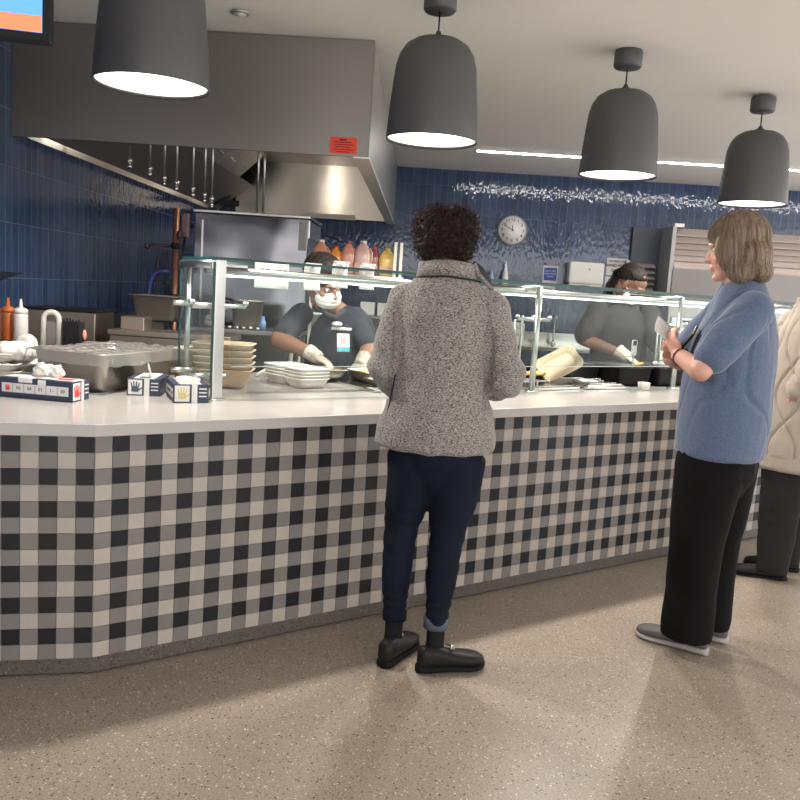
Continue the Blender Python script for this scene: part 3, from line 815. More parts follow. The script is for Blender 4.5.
# flat lidded trays in the middle of the line
def traylid(label, s, d, z, L, Wd, rz):
    c = CP(s, d, z); t = thing('flat_steel_tray', label, 'lid', tuple(c), rz, 'flat steel trays lying on the serving line')
    MB().box((0, 0, .009), (L, Wd, .014), bev=.004).build('lid_plate', STEEL_B, t)
    MB().box((0, 0, .019), (L*.82, Wd*.78, .006), bev=.003).build('raised_panel', STEEL_B, t)
    MB().tube([(-.05, 0, .022), (-.05, 0, .04), (.05, 0, .04), (.05, 0, .022)], .005).build('lid_handle', CHROME, t)
for a in (('flat steel tray lying just right of the second guard post', 1.36, .60, .89, .40, .22, CA+.08), ('flat steel tray nearest the black crocks in the middle of the line', 1.79, .58, .89, .38, .20, CA-.06), ('flat steel tray behind the second guard post, left of the leaning beige tray', 1.16, .90, .89, .36, .18, CA+.1), ('flat steel tray stacked crookedly on the one nearest the black bins', 1.76, .57, .902, .34, .16, CA+.12)): traylid(*a)
c = CP(1.02, .72, .89)
o = MB().box((0, 0, .006), (.30, .24, .012), bev=.003).build('white_cutting_board', WHITEP); o.location = c; o.rotation_euler = (0, 0, CA+.05); tag(o, 'white cutting board beside the elbow of the curly-haired woman', 'cutting board')
# leaning beige tray and its food
bt = thing('beige_tray', 'beige rectangular cafeteria tray leaning at an angle behind the second guard post', 'tray', (.86, 4.98, .935), -.10)
BEIGE = mat('beige_tray_plastic', (.50, .39, .26), .5)
me = pan_mesh(MB(), .25, .155, .018, .003, .010, .012, .035).mesh('tray'); me.transform(T(0, 0, .08) @ RX(.95) @ RZ(.62)); link('tray_shell', me, BEIGE, bt)
MB().box((.05, .09, -.0275), (.24, .12, .055), bev=.004).build('rest_block', PAPER, bt)['label'] = 'white block under the tray'
bf = Vector((.66, 4.86, .96))
t = thing('flatbread', 'orange-gold folded flatbread lying left of the leaning beige tray', 'food', tuple(bf), CA)
me = fuse(MB().blob((0, 0, 0), (.12, .05, .012)).blob((.09, .01, .004), (.08, .035, .012)), .005, 1, lambda c, n: .006*noise.noise(c*40)); link('bread', me, mat('flatbread', (.78, .42, .13), .7, var=((30, 30, 30), .3, 3)), t)
# black crocks / well inserts on the right
blk = thing('black_food_bin', 'black plastic food bin left of the third guard post, in front of the dark-shirted worker', 'bin', tuple(CP(2.12, .72, .89)), CA, 'black food bins in the serving line')
pan_mesh(MB(), .30, .34, .12, .004, .010, .012, .02).build('bin_body', BLACK, blk)
MB().box((0, 0, .124), (.26, .30, .006), bev=.002).build('bin_lid', mat('bin_lid', (.05, .05, .055), .3), blk)
for s, lab in ((2.46, 'black plastic food bin directly behind the third guard post'), (2.80, 'black plastic food bin right of the third guard post, half behind the blue shirt'), (3.14, 'black plastic food bin far right, behind the blue shirt')):
    c = CP(s, .70, .89); dup(blk, tuple(c), CA, lab)
c = CP(1.80, .87, .89)
b = dup(blk, tuple(c), CA, 'black plastic food bin at the worker side, left end of the black bins')
c = CP(2.03, .42, .89)
o = MB().lathe([(0, 0), (.034, 0), (.037, .045), (.034, .048), (0, .046)]).build('white_cup', FOAM); o.location = c; tag(o, 'small white round cup on the counter edge left of the third guard post', 'cup')
t = thing('sauce_packet_pile', 'white folded napkin on the lid in front of the black bins', 'napkin', tuple(CP(1.70, .58, .925)), CA)
me = fuse(MB().box((0, 0, .006), (.12, .09, .012)), .005, 1, lambda c, n: .006*noise.noise(c*30)); link('napkin_sheet', me, PAPER, t)
t.name = 'paper_napkin'

# order tickets hanging from the guard shelf, in front of the black-capped worker
TK = thing('order_ticket', 'white order ticket clipped under the glass shelf, leftmost and longest of the three', 'paper', tuple(CP(-.18, GD+.155, GT+.02)), CA, 'order tickets under the glass shelf')
mb = MB()
bm = mb.bm
def curl_sheet(mb, w, h, th=.0012, cz=.012, n=8):
    rows = []
    for side in (0, 1):
        rr = []
        for k in range(n+1):
            t_ = k/n; y = cz*math.sin(t_*PI) + (th if side else 0)
            rr.append([mb.bm.verts.new((-w/2, y, -h*t_)), mb.bm.verts.new((w/2, y, -h*t_))])
        rows.append(rr)
    for side in (0, 1):
        for a, b in zip(rows[side], rows[side][1:]):
            f = mb.bm.faces.new((a[0], a[1], b[1], b[0])); f.smooth = True
    for a, b in ((0, 0), (n, n)):
        mb.bm.faces.new((rows[0][a][0], rows[0][a][1], rows[1][a][1], rows[1][a][0]))
    for e in (0, 1):
        for k in range(n): mb.bm.faces.new((rows[0][k][e], rows[0][k+1][e], rows[1][k+1][e], rows[1][k][e]))
    return mb
curl_sheet(mb, .085, .125).build('ticket', PAPER, TK)
MB().box((0, 0, -.003), (.085, .012, .008)).build('ticket_rail', CHROME, TK)
dup(TK, tuple(CP(-.03, GD+.155, GT+.04)), CA, 'white order ticket clipped under the glass shelf, middle of the three')
dup(TK, tuple(CP(.12, GD+.155, GT+.04)), CA, 'white order ticket clipped under the glass shelf, nearest the grey jacket')
t = thing('notice_card', 'large white card with two round holes standing behind the top glass, above the clamshells', 'sign', tuple(CP(-.30, GD+.34, 1.375)), CA-.1)
MB().box((0, 0, .055), (.17, .003, .125)).build('card', PAPER, t)
mb = MB()
for x in (-.05, .04): mb.lathe([(.005, .001), (.009, .001), (.009, 0), (.005, 0)], M=T(x, -.0018, .075) @ RX(PI/2), n=14)
for x in (-.02, .065): mb.box((x, -.0018, .08), (.02, .0008, .003))
mb.build('printed_rings', INK, t)
MB().box((0, .01, -.002), (.15, .04, .01)).build('card_base', CHROME, t)

# ------------------------------------------------------------ kitchen behind, left
ov_ = thing('combi_oven', 'tall wide polished steel oven standing under the hood', 'oven', (-1.623, 5.95, 0))
MB().box((.405, .35, .93), (.81, .70, 1.84), bev=.006).build('oven_body', steel('oven_steel', (.17, .17, .185), .15, (3, 3, 120), .05, .8), ov_)
MB().box((.405, .35, 1.862), (.83, .72, .02), bev=.004).build('top_trim', STEEL_B, ov_)
MB().box((.06, -.004, 1.0), (.012, .01, 1.6)).build('side_trim', STEEL_B, ov_)
MB().box((.77, -.004, 1.73), (.055, .006, .2)).build('vent_label', mat('vent_grey', (.42, .40, .38), .6), ov_)
MB().box((.812, .35, 1.78), (.006, .64, .12)).build('side_rail', STEEL_B, ov_)
mb = MB()
for k, z in enumerate((1.30, 1.29)): mb.tube([(.18, -.03-.05*k, 1.24+.03*k), (.50, -.03-.05*k, 1.20+.03*k)], .008, 8)
mb.build('side_rail_bar', CHROME, ov_)
kn = MB(); 
for k in range(6): kn.lathe([(0, 0), (.016, 0), (.014, .025), (0, .027)], M=T(.33+.028*k, -.0, .95+.012*k) @ RX(PI/2), n=12)
kn.build('control_knobs', CHROME, ov_)
# square steel canister on the ledge in front of the oven
t = thing('steel_insert_pan', 'small deep steel insert pan behind the corner of the glass guard', 'pan', (-1.12, 5.45, 1.09), .1)
pan_mesh(MB(), .20, .16, .18, .003, .012, .015, .03).build('pan_body', PAN, t)
t2 = thing('steel_shelf_unit', 'low steel work table with dark shelf between the oven and the counter', 'table', (-1.25, 5.45, 0))
MB().box((.15, 0, 1.07), (.70, .42, .03), bev=.004).build('table_top', STEEL_D, t2)
for x in (-.15, .45):
    for y in (-.18, .18): MB().tube([(x, y, 0), (x, y, 1.06)], .018).build('leg', CHROME, t2)
MB().box((.15, .0, .55), (.64, .36, .02)).build('lower_shelf', STEEL_D, t2)
MB().box((.15, .19, .80), (.68, .02, .5)).build('back_panel', STEEL_D, t2)
o = MB().tube([(0, 0, 0), (.09, .02, .05)], [.008, .010], 10).blob((.10, .022, .055), (.02, .014, .014)).build('white_spoon_handle', WHITEP); o.location = CP(-.16, 1.22, .90); tag(o, 'white spoon handle sticking up right of the tan pulp stack', 'spoon')
o = MB().lathe([(0, 0), (.02, 0), (.022, .05), (.012, .07), (.012, .09), (0, .09)]).build('small_blue_bottle', mat('blue_bottle', (.16, .30, .60), .3)); o.location = (-1.00, 5.36, 1.085); tag(o, 'small blue bottle on the dark table right of the steel insert pan', 'bottle')
mb = MB()
for k in range(5):
    o = MB().lathe([(0, 0), (.017, 0), (.016, .022), (0, .022)], n=12).build('chrome_cap', CHROME); o.location = (-1.20+.045*k, 5.29+.01*(k % 2), 1.085); tag(o, 'small chrome screw cap in the row beside the blue bottle', 'cap', 'chrome caps beside the blue bottle')

# griddle line along the left wall
gr = thing('griddle_range', 'low dark steel griddle range along the blue left wall', 'griddle', (-2.30, 4.55, 0))
MB().box((.24, 1.15, .47), (.46, 2.3, .94), bev=.006).build('range_body', STEEL_D, gr)
MB().box((.24, 1.15, .955), (.50, 2.3, .03), bev=.003).build('griddle_plate', mat('griddle_black', (.035, .032, .03), .35), gr)
MB().box((.02, 1.15, 1.02), (.02, 2.3, .13), bev=.003).build('splash_guard', STEEL_D, gr)
MB().box((.22, .42, 1.06), (.40, .30, .19), bev=.006).build('flue_box', steel('flue_steel', (.34, .29, .24), .4, (30, 30, 30), .25), gr)
MB().box((.22, .42, 1.16), (.43, .33, .015), bev=.002).build('flue_cap', BLACK, gr)
gb = thing('range_front_rail', 'long tarnished steel ledge in front of the griddle, behind the wrapped pan', 'ledge', (-1.62, 4.95, 0))
TARN = steel('tarnished_steel', (.46, .39, .33), .42, (20, 20, 20), .3)
MB().box((.18, .0, .52), (.70, .28, 1.03), bev=.006).build('ledge_body', TARN, gb)
MB().box((.18, -.0, 1.05), (.72, .30, .03), bev=.003).build('ledge_top', TARN, gb)
MB().box((-.08, .06, 1.10), (.14, .16, .08), bev=.004).build('raised_block', TARN, gb)
hp = thing('steel_sink_basin', 'shallow steel basin mounted high on brackets left of the glass guard', 'basin', (-1.735, 5.55, 1.09))
me = pan_mesh(MB(), .30, .26, .17, .004, .018, .02, .03).mesh('b'); link('basin_body', me, mat('basin_metal', (.24, .205, .18), .45, .3), hp)
MB().box((0, 0, -.52), (.10, .10, 1.14)).build('pedestal', STEEL_D, hp)
# gas and water pipes at the wall
pp = thing('copper_pipe', 'thick vertical copper pipe left of the oven', 'pipe', (-1.715, 5.82, 0))
MB().tube([(0, 0, 0), (0, 0, 1.86)], .022, 14).build('pipe_run', COPPER, pp)
mb = MB()
for z in (1.25, 1.6): mb.lathe([(.0, -.02), (.03, -.02), (.03, .02), (0, .02)], M=T(0, 0, z), n=14)
mb.build('pipe_collar', BLACK, pp)
mb = MB().tube([(-.02, 0, 1.6), (-.17, .0, 1.6), (-.20, 0, 1.585)], .008, 8).blob((-.2, 0, 1.59), .02).blob((.03, -.02, 1.68), (.02, .02, .03))
mb.build('gas_valve', mat('valve_dark', (.08, .06, .06), .4, .6), pp)
bh = thing('blue_hose', 'dark blue bent hose rising behind the steel basin', 'hose', (-1.80, 5.80, 1.0))
MB().tube([(-.09, 0, .12), (-.09, 0, .26), (-.08, 0, .34), (-.05, 0, .405), (.0, 0, .425), (.05, 0, .425)], .013, 10).build('hose_run', mat('hose_blue', (.03, .045, .22), .35), bh)
MB().tube([(-.09, 0, -1.0), (-.09, 0, .12)], .012, 8).build('hose_tail', BLACK, bh)
vp_ = thing('black_iron_pipe', 'thin dark iron gas pipe with elbow between the blue hose and copper pipe', 'pipe', (-1.83, 5.90, 0))
MB().tube([(-.03, 0, .0), (-.03, 0, 1.50), (-.01, 0, 1.54), (.03, 0, 1.55), (.03, 0, 1.2)], .011, 8).build('pipe_run', mat('iron', (.06, .05, .05), .5, .5), vp_)
MB().tube([(.0, 0, 1.34), (.08, 0, 1.34)], .007, 8).build('cross_pipe', mat('iron', (.06, .05, .05), .5, .5), vp_)
rv = thing('control_bracket', 'dusky rose control box with dangling chain between the pipe and oven', 'control box', (-1.66, 5.86, 1.45))
MB().box((0, .0, .30), (.05, .04, .17), bev=.006).build('box_body', mat('rose_metal', (.20, .12, .13), .4, .5), rv)
MB().tube([(.0, -.01, .22), (-.012, -.01, .10), (.005, -.01, .0)], .008, 8).build('chain', BLACK, rv)
MB().blob((.005, -.01, .0), (.03, .025, .04)).build('pull_knob', mat('plum', (.10, .04, .06), .4), rv)
MB().box((0, .06, .3), (.05, .1, .03)).build('arm', BLACK, rv)

# juice jugs on an overhead shelf
js = thing('overshelf', 'white overhead shelf carrying the juice jugs, with white end posts', 'shelf', (-.76, 5.9, 0))
MB().box((.30, 0, 1.475), (.68, .26, .02), bev=.003).build('shelf_board', STEEL_B, js)
for x in (.575, .615): MB().box((x, -.10, .86), (.02, .02, 1.72)).build('shelf_post', WHITEP, js)
for x in (-.02,): MB().box((x, .10, .74), (.02, .02, 1.48)).build('shelf_post', WHITEP, js)
MB().box((.30, .0, 1.20), (.66, .26, .015)).build('lower_shelf', STEEL_B, js)
MB().box((.30, .12, 1.0), (.66, .02, .4)).build('back_sheet', STEEL_D, js)
def jug(label, x, body, cap, w=.10, h=.22, kind='jug'):
    t = thing('juice_jug', label, 'jug', (-.76+x, 5.88, 1.485), 0, 'juice jugs on the overhead shelf')
    mb = MB().loft([(0, 0, 0, w*.46, w*.42), (0, 0, .01, w*.5, w*.46), (0, 0, h*.58, w*.5, w*.46), (0, 0, h*.72, w*.44, w*.40), (0, 0, h*.86, w*.26, w*.24), (0, 0, h*.92, w*.17, w*.17), (0, 0, h*.93, w*.17, w*.17)], ex=3.4, n=32)
    mb.build('jug_body', body, t)
    MB().lathe([(0, h*.93), (w*.19, h*.93), (w*.19, h*1.0), (0, h*1.0)]).build('jug_cap', cap, t)
    MB().box((0, -w*.47, h*.24), (w*.8, .004, h*.22)).build('jug_label', mat('jug_label_'+body.name, (.62, .36, .30), .6), t)
    MB().tube([(w*.36, -w*.2, h*.78), (w*.52, -w*.28, h*.66), (w*.52, -w*.28, h*.42), (w*.42, -w*.3, h*.34)], .009, 8).build('jug_handle', body, t)
    return t
Jp = mat('juice_peach', (.62, .30, .20), .25, spec=.6); Jr = mat('juice_red', (.24, .05, .06), .25, spec=.6)
Jy = mat('juice_yellow', (.72, .50, .13), .3); Jo = mat('juice_orange', (.72, .27, .05), .3); Jk = mat('juice_pink', (.60, .40, .36), .25); RC = mat('cap_red', (.55, .06, .05), .4)
jug('tall peach-coloured jug, leftmost on the overhead shelf', .05, Jp, WHITEP, .12, .225)
jug('small orange jug with red cap, second on the overhead shelf', .155, Jo, RC, .085, .19)
jug('peach jug with red stripes, third on the overhead shelf', .245, Jp, RC, .10, .225)
jug('large pink jug with white highlights, tallest at the middle of the shelf', .345, Jk, WHITEP, .125, .235)
jug('dark red jug squeezed right of the large pink jug', .425, Jr, RC, .075, .20)
jug('round yellow jug, rightmost on the overhead shelf', .515, Jy, Jy, .115, .195)
o = MB().box((0, 0, 0), (.05, .02, .02), bev=.006).build('ceiling_camera', WHITEP)
o.location = (-.62, 6.2, 1.66); 
bpy.data.objects.remove(o)
# boxes on the lower shelf, right of the black-capped worker
for x, lab in ((.40, 'pale grey carton on the lower shelf, left of the pair'), (.52, 'pale grey carton on the lower shelf, right of the pair')):
    o = MB().box((0, 0, .045), (.10, .12, .09), bev=.004).build('grey_carton', mat('carton_grey', (.45, .44, .43), .6)); o.location = (-.76+x, 5.9, 1.209); tag(o, lab, 'carton', 'cartons on the lower shelf')

# ------------------------------------------------------------ back wall items
ck = thing('wall_clock', 'round white wall clock reading ten to twelve on the blue tiles', 'clock', (.975, BACKY-.03, 2.127))
CW = mat('clock_face', (.82, .78, .76), .5)
F = RX(PI/2)
MB().lathe([(0, -.028), (.160, -.028), (.163, 0), (.158, .012), (.150, .012), (.150, .004), (0, .004)], M=F, n=48).build('clock_case', mat('clock_case_grey', (.30, .30, .31), .4), ck)
MB().lathe([(0, .004), (.150, .004), (.150, .006), (0, .006)], M=F, n=48).build('clock_face', CW, ck)
for h in range(1, 13):
    a = PI/2 - h*PI/6
    text('numeral', str(h), .052, F @ T(.116*math.cos(a), .116*math.sin(a), .007), INK, ck)
def hand(nm, a, L, w):
    m = F @ T(0, 0, .0095) @ RZ(a)
    MB().box((L*.4, 0, 0), (L*1.15, w, .0015), M=m).build(nm, INK, ck)
hand('minute_hand', PI/2+R(60), .095, .006); hand('hour_hand', PI/2+R(5), .06, .006)
MB().lathe([(0, .012), (.007, .012), (.007, .007), (0, .007)], M=F, n=12).build('hub', INK, ck)
def sign(label, x, z, w, h, m, lines, name='wall_sign', border=None, size=None, ink=INK):
    t = thing(name, label, 'sign', (x, BACKY-.004, z))
    MB().box((0, 0, 0), (w, .004, h), bev=.001).build('plate', m, t)
    if border: MB().box((0, -.0028, border[1]), (w*.86, .002, border[2]), bev=.0).build('blue_field', border[0], t)
    for (s, sz, dz) in lines:
        text('lettering', s, sz, T(0, -.0045, dz) @ F, ink, t, bold=.02)
    return t
BLUE = mat('sign_blue', (.02, .07, .36), .5)
sign('white sign with black hand wash only lettering, upper one behind the second worker', 2.165, 1.80, .235, .19, PAPER, (('THIS SINK IS FOR', .026, .062), ('HAND WASH', .043, .016), ('ONLY', .046, -.042)))
sign('smaller white hand wash sign just below the larger one', 2.145, 1.615, .20, .15, PAPER, (('HAND', .045, .03), ('WASH', .04, -.02)))
sign('blue and white notice sign left of the paper towel dispenser', 1.435, 1.665, .165, .205, PAPER, (('EMPLOYEES', .022, .045), ('MUST WASH', .022, .015), ('HANDS', .022, -.015)), border=(BLUE, .012, .14), ink=PAPER)
sign('small white card under the blue notice sign', 1.425, 1.515, .15, .06, PAPER, (('NOTICE', .022, .0),))
pt = thing('paper_towel_dispenser', 'large white paper towel dispenser on the blue back wall', 'dispenser', (1.80, BACKY-.002, 1.55))
MB().box((0, -.09, .155), (.38, .18, .24), bev=.02).build('dispenser_cover', WHITEP, pt)
MB().box((0, -.085, .02), (.36, .16, .04), bev=.01).build('dispenser_base', WHITEP, pt)
MB().box((0, -.168, .018), (.10, .006, .012)).build('slot', BLACK, pt)
MB().blob((.03, -.182, .20), (.012, .003, .010)).build('lock', mat('lock_grey', (.3, .3, .3), .4), pt)
# left-hand knife shaped spray bottles on the back counter
for x, h, lab in ((.92, .28, 'white pointed spray bottle, taller of two on the far back shelf'), (.77, .19, 'pale blue pointed bottle, shorter of two on the far back shelf')):
    t = thing('pointed_bottle', lab, 'bottle', (x, BACKY-.16, 1.50), 0, 'pointed bottles on the far back shelf')
    MB().lathe([(0, 0), (.034, 0), (.036, .01), (.034, h*.45), (.014, h*.8), (.006, h), (0, h)]).build('bottle_body', WHITEP if h > .2 else mat('pale_blue', (.35, .48, .62), .4), t)
o = MB().box((0, 0, 0), (.70, .26, .03), bev=.003).build('wall_shelf', STEEL_B); o.location = (.80, BACKY-.15, 1.484); tag(o, 'narrow steel wall shelf under the clock', 'shelf')
# back work table
bt_ = thing('back_work_table', 'long steel work table against the blue back wall', 'table', (1.25, 8.75, 0))
MB().box((0, 0, .90), (1.5, .75, .04), bev=.005).build('table_top', STEEL_B, bt_)
MB().box((0, .36, .97), (1.5, .02, .14)).build('backsplash', STEEL_B, bt_)
MB().box((0, 0, .30), (1.4, .7, .02)).build('undershelf', STEEL_B, bt_)
for x in (-.7, .7):
    for y in (-.33, .33): MB().tube([(x, y, 0), (x, y, .89)], .02).build('leg', CHROME, bt_)
t = thing('white_carton', 'white printed carton on the back work table, beside the jacket shoulder', 'carton', (.98, 8.62, .92))
MB().box((0, 0, .11), (.22, .2, .22), bev=.004).build('carton_body', PAPER, t)
mb = MB()
for k in range(3):
    mb.box((-.05+.045*k, -.102, .10), (.030, .002, .03))
mb.box((0, -.102, .17), (.15, .002, .012)); mb.build('carton_print', mat('print_grey', (.42, .42, .42), .6), t)
# faucet pair hanging rods near the back table
for x, lab in ((1.27, 'slim upright chrome faucet, left of two, above the back work table'), (1.46, 'slim upright chrome faucet, right of two, above the back work table')):
    t = thing('sink_faucet', lab, 'faucet', (x, 8.95, .92), 0, 'faucets on the back work table')
    MB().tube([(0, 0, 0), (0, 0, .28), (0, -.02, .31), (0, -.10, .31), (0, -.12, .28)], .010, 8).build('spout', CHROME, t)
    MB().lathe([(0, 0), (.03, 0), (.025, .03), (0, .035)]).build('faucet_base', CHROME, t)
# steel shelves unit left of the hood and right equipment
sv = thing('wall_louvre_rack', 'small grey slatted rack on the back wall left of the steel conveyor hood', 'rack', (2.40, BACKY-.10, 1.5))
MB().box((0, .06, .18), (.30, .02, .40)).build('rack_back', STEEL_D, sv)
for k in range(6): MB().box((0, .0, .02+.062*k), (.30, .10, .014), rot=(.35, 0, 0)).build('slat', mat('slat_grey', (.40, .37, .35), .5), sv)
rh = thing('dishwasher_hood', 'big steel cabinet with horizontal louvre bands on the back right', 'cabinet', (2.60, 8.90, 0))
MB().box((.02, .24, 1.12), (.04, .46, 2.24), bev=.003).build('left_side', mat('side_grey_metal', (.36, .355, .36), .4, .35), rh)
MB().box((1.54, .26, .92), (3.0, .42, 1.84), bev=.006).build('cabinet_body', steel('cab_steel', (.46, .44, .43), .33, (120, 120, 3), .06, .15), rh)
LOUV = steel('louvre_steel', (.34, .29, .265), .5, (3, 3, 120), .05)
MB().box((1.54, .32, 2.03), (3.0, .28, .38)).build('hood_box', STEEL_D, rh)
for z0, z1, y in ((2.235, 2.155, .165), (2.153, 2.085, .145), (2.083, 2.018, .125), (2.016, 1.955, .10), (1.953, 1.888, .075), (1.886, 1.81, .05)):
    mb = quad_slab(MB(), (.05, y, z0), (3.0, y, z0), (3.0, y-.03, z1), (.05, y-.03, z1), .01)
    mb.box((1.525, y-.03, z1), (2.95, .016, .008))
    mb.build('louvre_band', LOUV, rh)
MB().box((1.54, .015, 1.28), (3.0, .03, 1.05), bev=.004).build('lower_panel', mat('cabinet_grey_steel', (.215, .20, .193), .42, .55), rh)
MB().box((.09, .12, 2.26), (.10, .06, .035)).build('top_tag', WHITEP, rh)
# refrigerated column with horizontal handles behind worker 2
fr = thing('refrigerator', 'steel upright cabinet with bar handles behind the third guard post', 'refrigerator', (2.25, 7.60, 0))
MB().box((.35, .3, .72), (.70, .6, 1.44), bev=.006).build('cabinet_body', steel('fridge_steel', (.36, .34, .33), .35, (3, 3, 60), .08, .2), fr)
for z in (1.30, 1.15, 1.0):
    h_ = MB().box((.35, -.012, z-.05), (.64, .02, .13), bev=.004).build('drawer', STEEL_W, fr)
    MB().tube([(.15, -.022, z-.02), (.15, -.06, z-.02), (.55, -.06, z-.02), (.55, -.022, z-.02)], .011, 8).build('drawer_handle', CHROME, h_)
ir = thing('infrared_thermometer', 'small white and black thermometer held up in front of the second worker', 'thermometer', (1.375, 5.28, 1.06))
MB().box((0, 0, .07), (.035, .02, .10), bev=.008).build('thermometer_body', WHITEP, ir)
MB().box((0, -.011, .10), (.022, .003, .03)).build('display', BLACK, ir)
MB().tube([(0, 0, .02), (0, 0, -.175)], .006).build('probe', CHROME, ir)
# ------------------------------------------------------------ people
def skin(name, col):
    return mat(name, col, .5, var=((25, 25, 25), .07, 3), sub=.12)
SK_D = skin('skin_deep', (.20, .095, .060)); SK_M = skin('skin_brown', (.25, .125, .082)); SK_L = skin('skin_fair', (.62, .34, .26))
EYEW = mat('eye_white', (.75, .73, .70), .2); EYED = mat('eye_dark', (.03, .02, .015), .2)
VINYL = mat('vinyl_glove', (.56, .49, .43), .35, spec=.6)
HAIRK = mat('hair_black', (.016, .012, .012), .6, spec=.3)
HAIRC = mat('hair_curly_tips', (.040, .022, .020), .55, spec=.3)
HAIRB = mat('hair_ash_brown', (.175, .118, .080), .45, var=((90, 90, 6), .30, 3))
HAIRB2 = mat('hair_ash_light', (.27, .20, .145), .45, var=((90, 90, 6), .30, 3))

def head_mesh(M, s=1.0, voxel=.0045):
    mb = MB()
    m = M @ Matrix.Scale(s, 4)
    B = lambda c, r, rot=None: mb.blob(c, r, rot, M=m)
    B((0, -.012, .035), (.074, .094, .086)); B((0, .022, -.03), (.063, .068, .085)); B((0, .035, -.082), (.046, .046, .036))
    B((0, .070, -.100), (.021, .019, .017)); B((0, -.03, -.05), (.055, .06, .06))
    B((0, .074, .022), (.045, .02, .014))                      # brow
    B((0, .090, -.012), (.010, .012, .024), (.35, 0, 0)); B((0, .103, -.030), (.013, .012, .010)); B((.010, .096, -.033), (.009, .010, .008)); B((-.010, .096, -.033), (.009, .010, .008))
    B((0, .086, -.060), (.023, .011, .006)); B((0, .084, -.069), (.020, .011, .007))
    for q in (-1, 1):
        B((q*.036, .058, -.030), (.024, .022, .022)); B((q*.074, -.004, -.008), (.009, .020, .030), (0, 0, q*.25)); B((q*.031, .070, .002), (.013, .011, .010))
    me = fuse(mb, voxel, 3)
    inv = m.inverted()
    for v in me.vertices:
        p = inv @ v.co
        for q in (-1, 1):
            d = ((p.x-q*.032)**2 + (p.z-.004)**2)
            if p.y > .04 and d < .0009: v.co = m @ (p + Vector((0, -.007*math.exp(-d/.00022), 0)))
    return me
def eyes(M, parent, s=1.0, lid=None):
    m = M @ Matrix.Scale(s, 4)
    for q in (-1, 1):
        e = MB().blob((q*.031, .0705, .002), (.0115, .0115, .0105), M=m).build('eye', EYEW, parent)
        MB().blob((q*.031, .0795, .002), (.0048, .0035, .0048), M=m).build('iris', EYED, e)
def hand_mesh(W_, D_, PN, side=1, curl=.5, s=1.0, fat=1.0, spread=.06, voxel=.0032, thumb=.6):
    """W_ wrist point, D_ direction of the fingers, PN the way the palm faces, side=+1 thumb towards local +x"""
    y = Vector(D_).normalized(); z = -Vector(PN); z = (z - y*z.dot(y)).normalized(); x = y.cross(z)*side
    M = Matrix(((x.x, y.x, z.x, W_[0]), (x.y, y.y, z.y, W_[1]), (x.z, y.z, z.z, W_[2]), (0, 0, 0, 1))) @ Matrix.Scale(s, 4)
    mb = MB(); f = fat
    def L_(pts, rads):
        mb.limb([M @ Vector(p) for p in pts], [r*s*f for r in rads], 12)
    mb.blob((0, .045, 0), (.038*f, .050, .014*f), M=M); mb.blob((0, .012, 0), (.027*f, .03, .018*f), M=M); mb.blob((.018, .03, -.006), (.018*f, .028, .014*f), M=M)
    for fx, ln, r in ((.027, .072, .0082), (.009, .080, .0085), (-.009, .074, .0082), (-.026, .058, .0072)):
        a = spread*(fx/.027); p = Vector((fx, .078, 0)); pts = [Vector((fx*.75, .045, 0)), p.copy()]; ang = 0
        for k, q in enumerate((.45, .32, .23)):
            ang += curl*(.8, 1.0, .7)[k]
            p = p + Vector((math.sin(a)*math.cos(ang), math.cos(a)*math.cos(ang), -math.sin(ang)))*ln*q; pts.append(p.copy())
        L_(pts, [r*1.1, r*1.12, r, r*.92, r*.8])
    L_([(.020, .018, -.004), (.040, .042, -.012), (.046-.012*thumb, .066, -.014-.016*thumb), (.044-.026*thumb, .088, -.016-.026*thumb)], [.0125, .0115, .0098, .0085])
    return fuse(mb, voxel, 2)
def wrinkle(c, amp=.006, sx=9, sz=9, seed=0.0, ridge=True):
    p = Vector((c.x*sx+seed, c.y*sx+seed*.7, c.z*sz-seed))
    n = noise.noise(p)
    r = (1-abs(noise.noise(p*1.3+Vector((5, 3, 1))))*2.4) if ridge else 0
    return amp*(n*.7 + max(r, -.4)*.45)
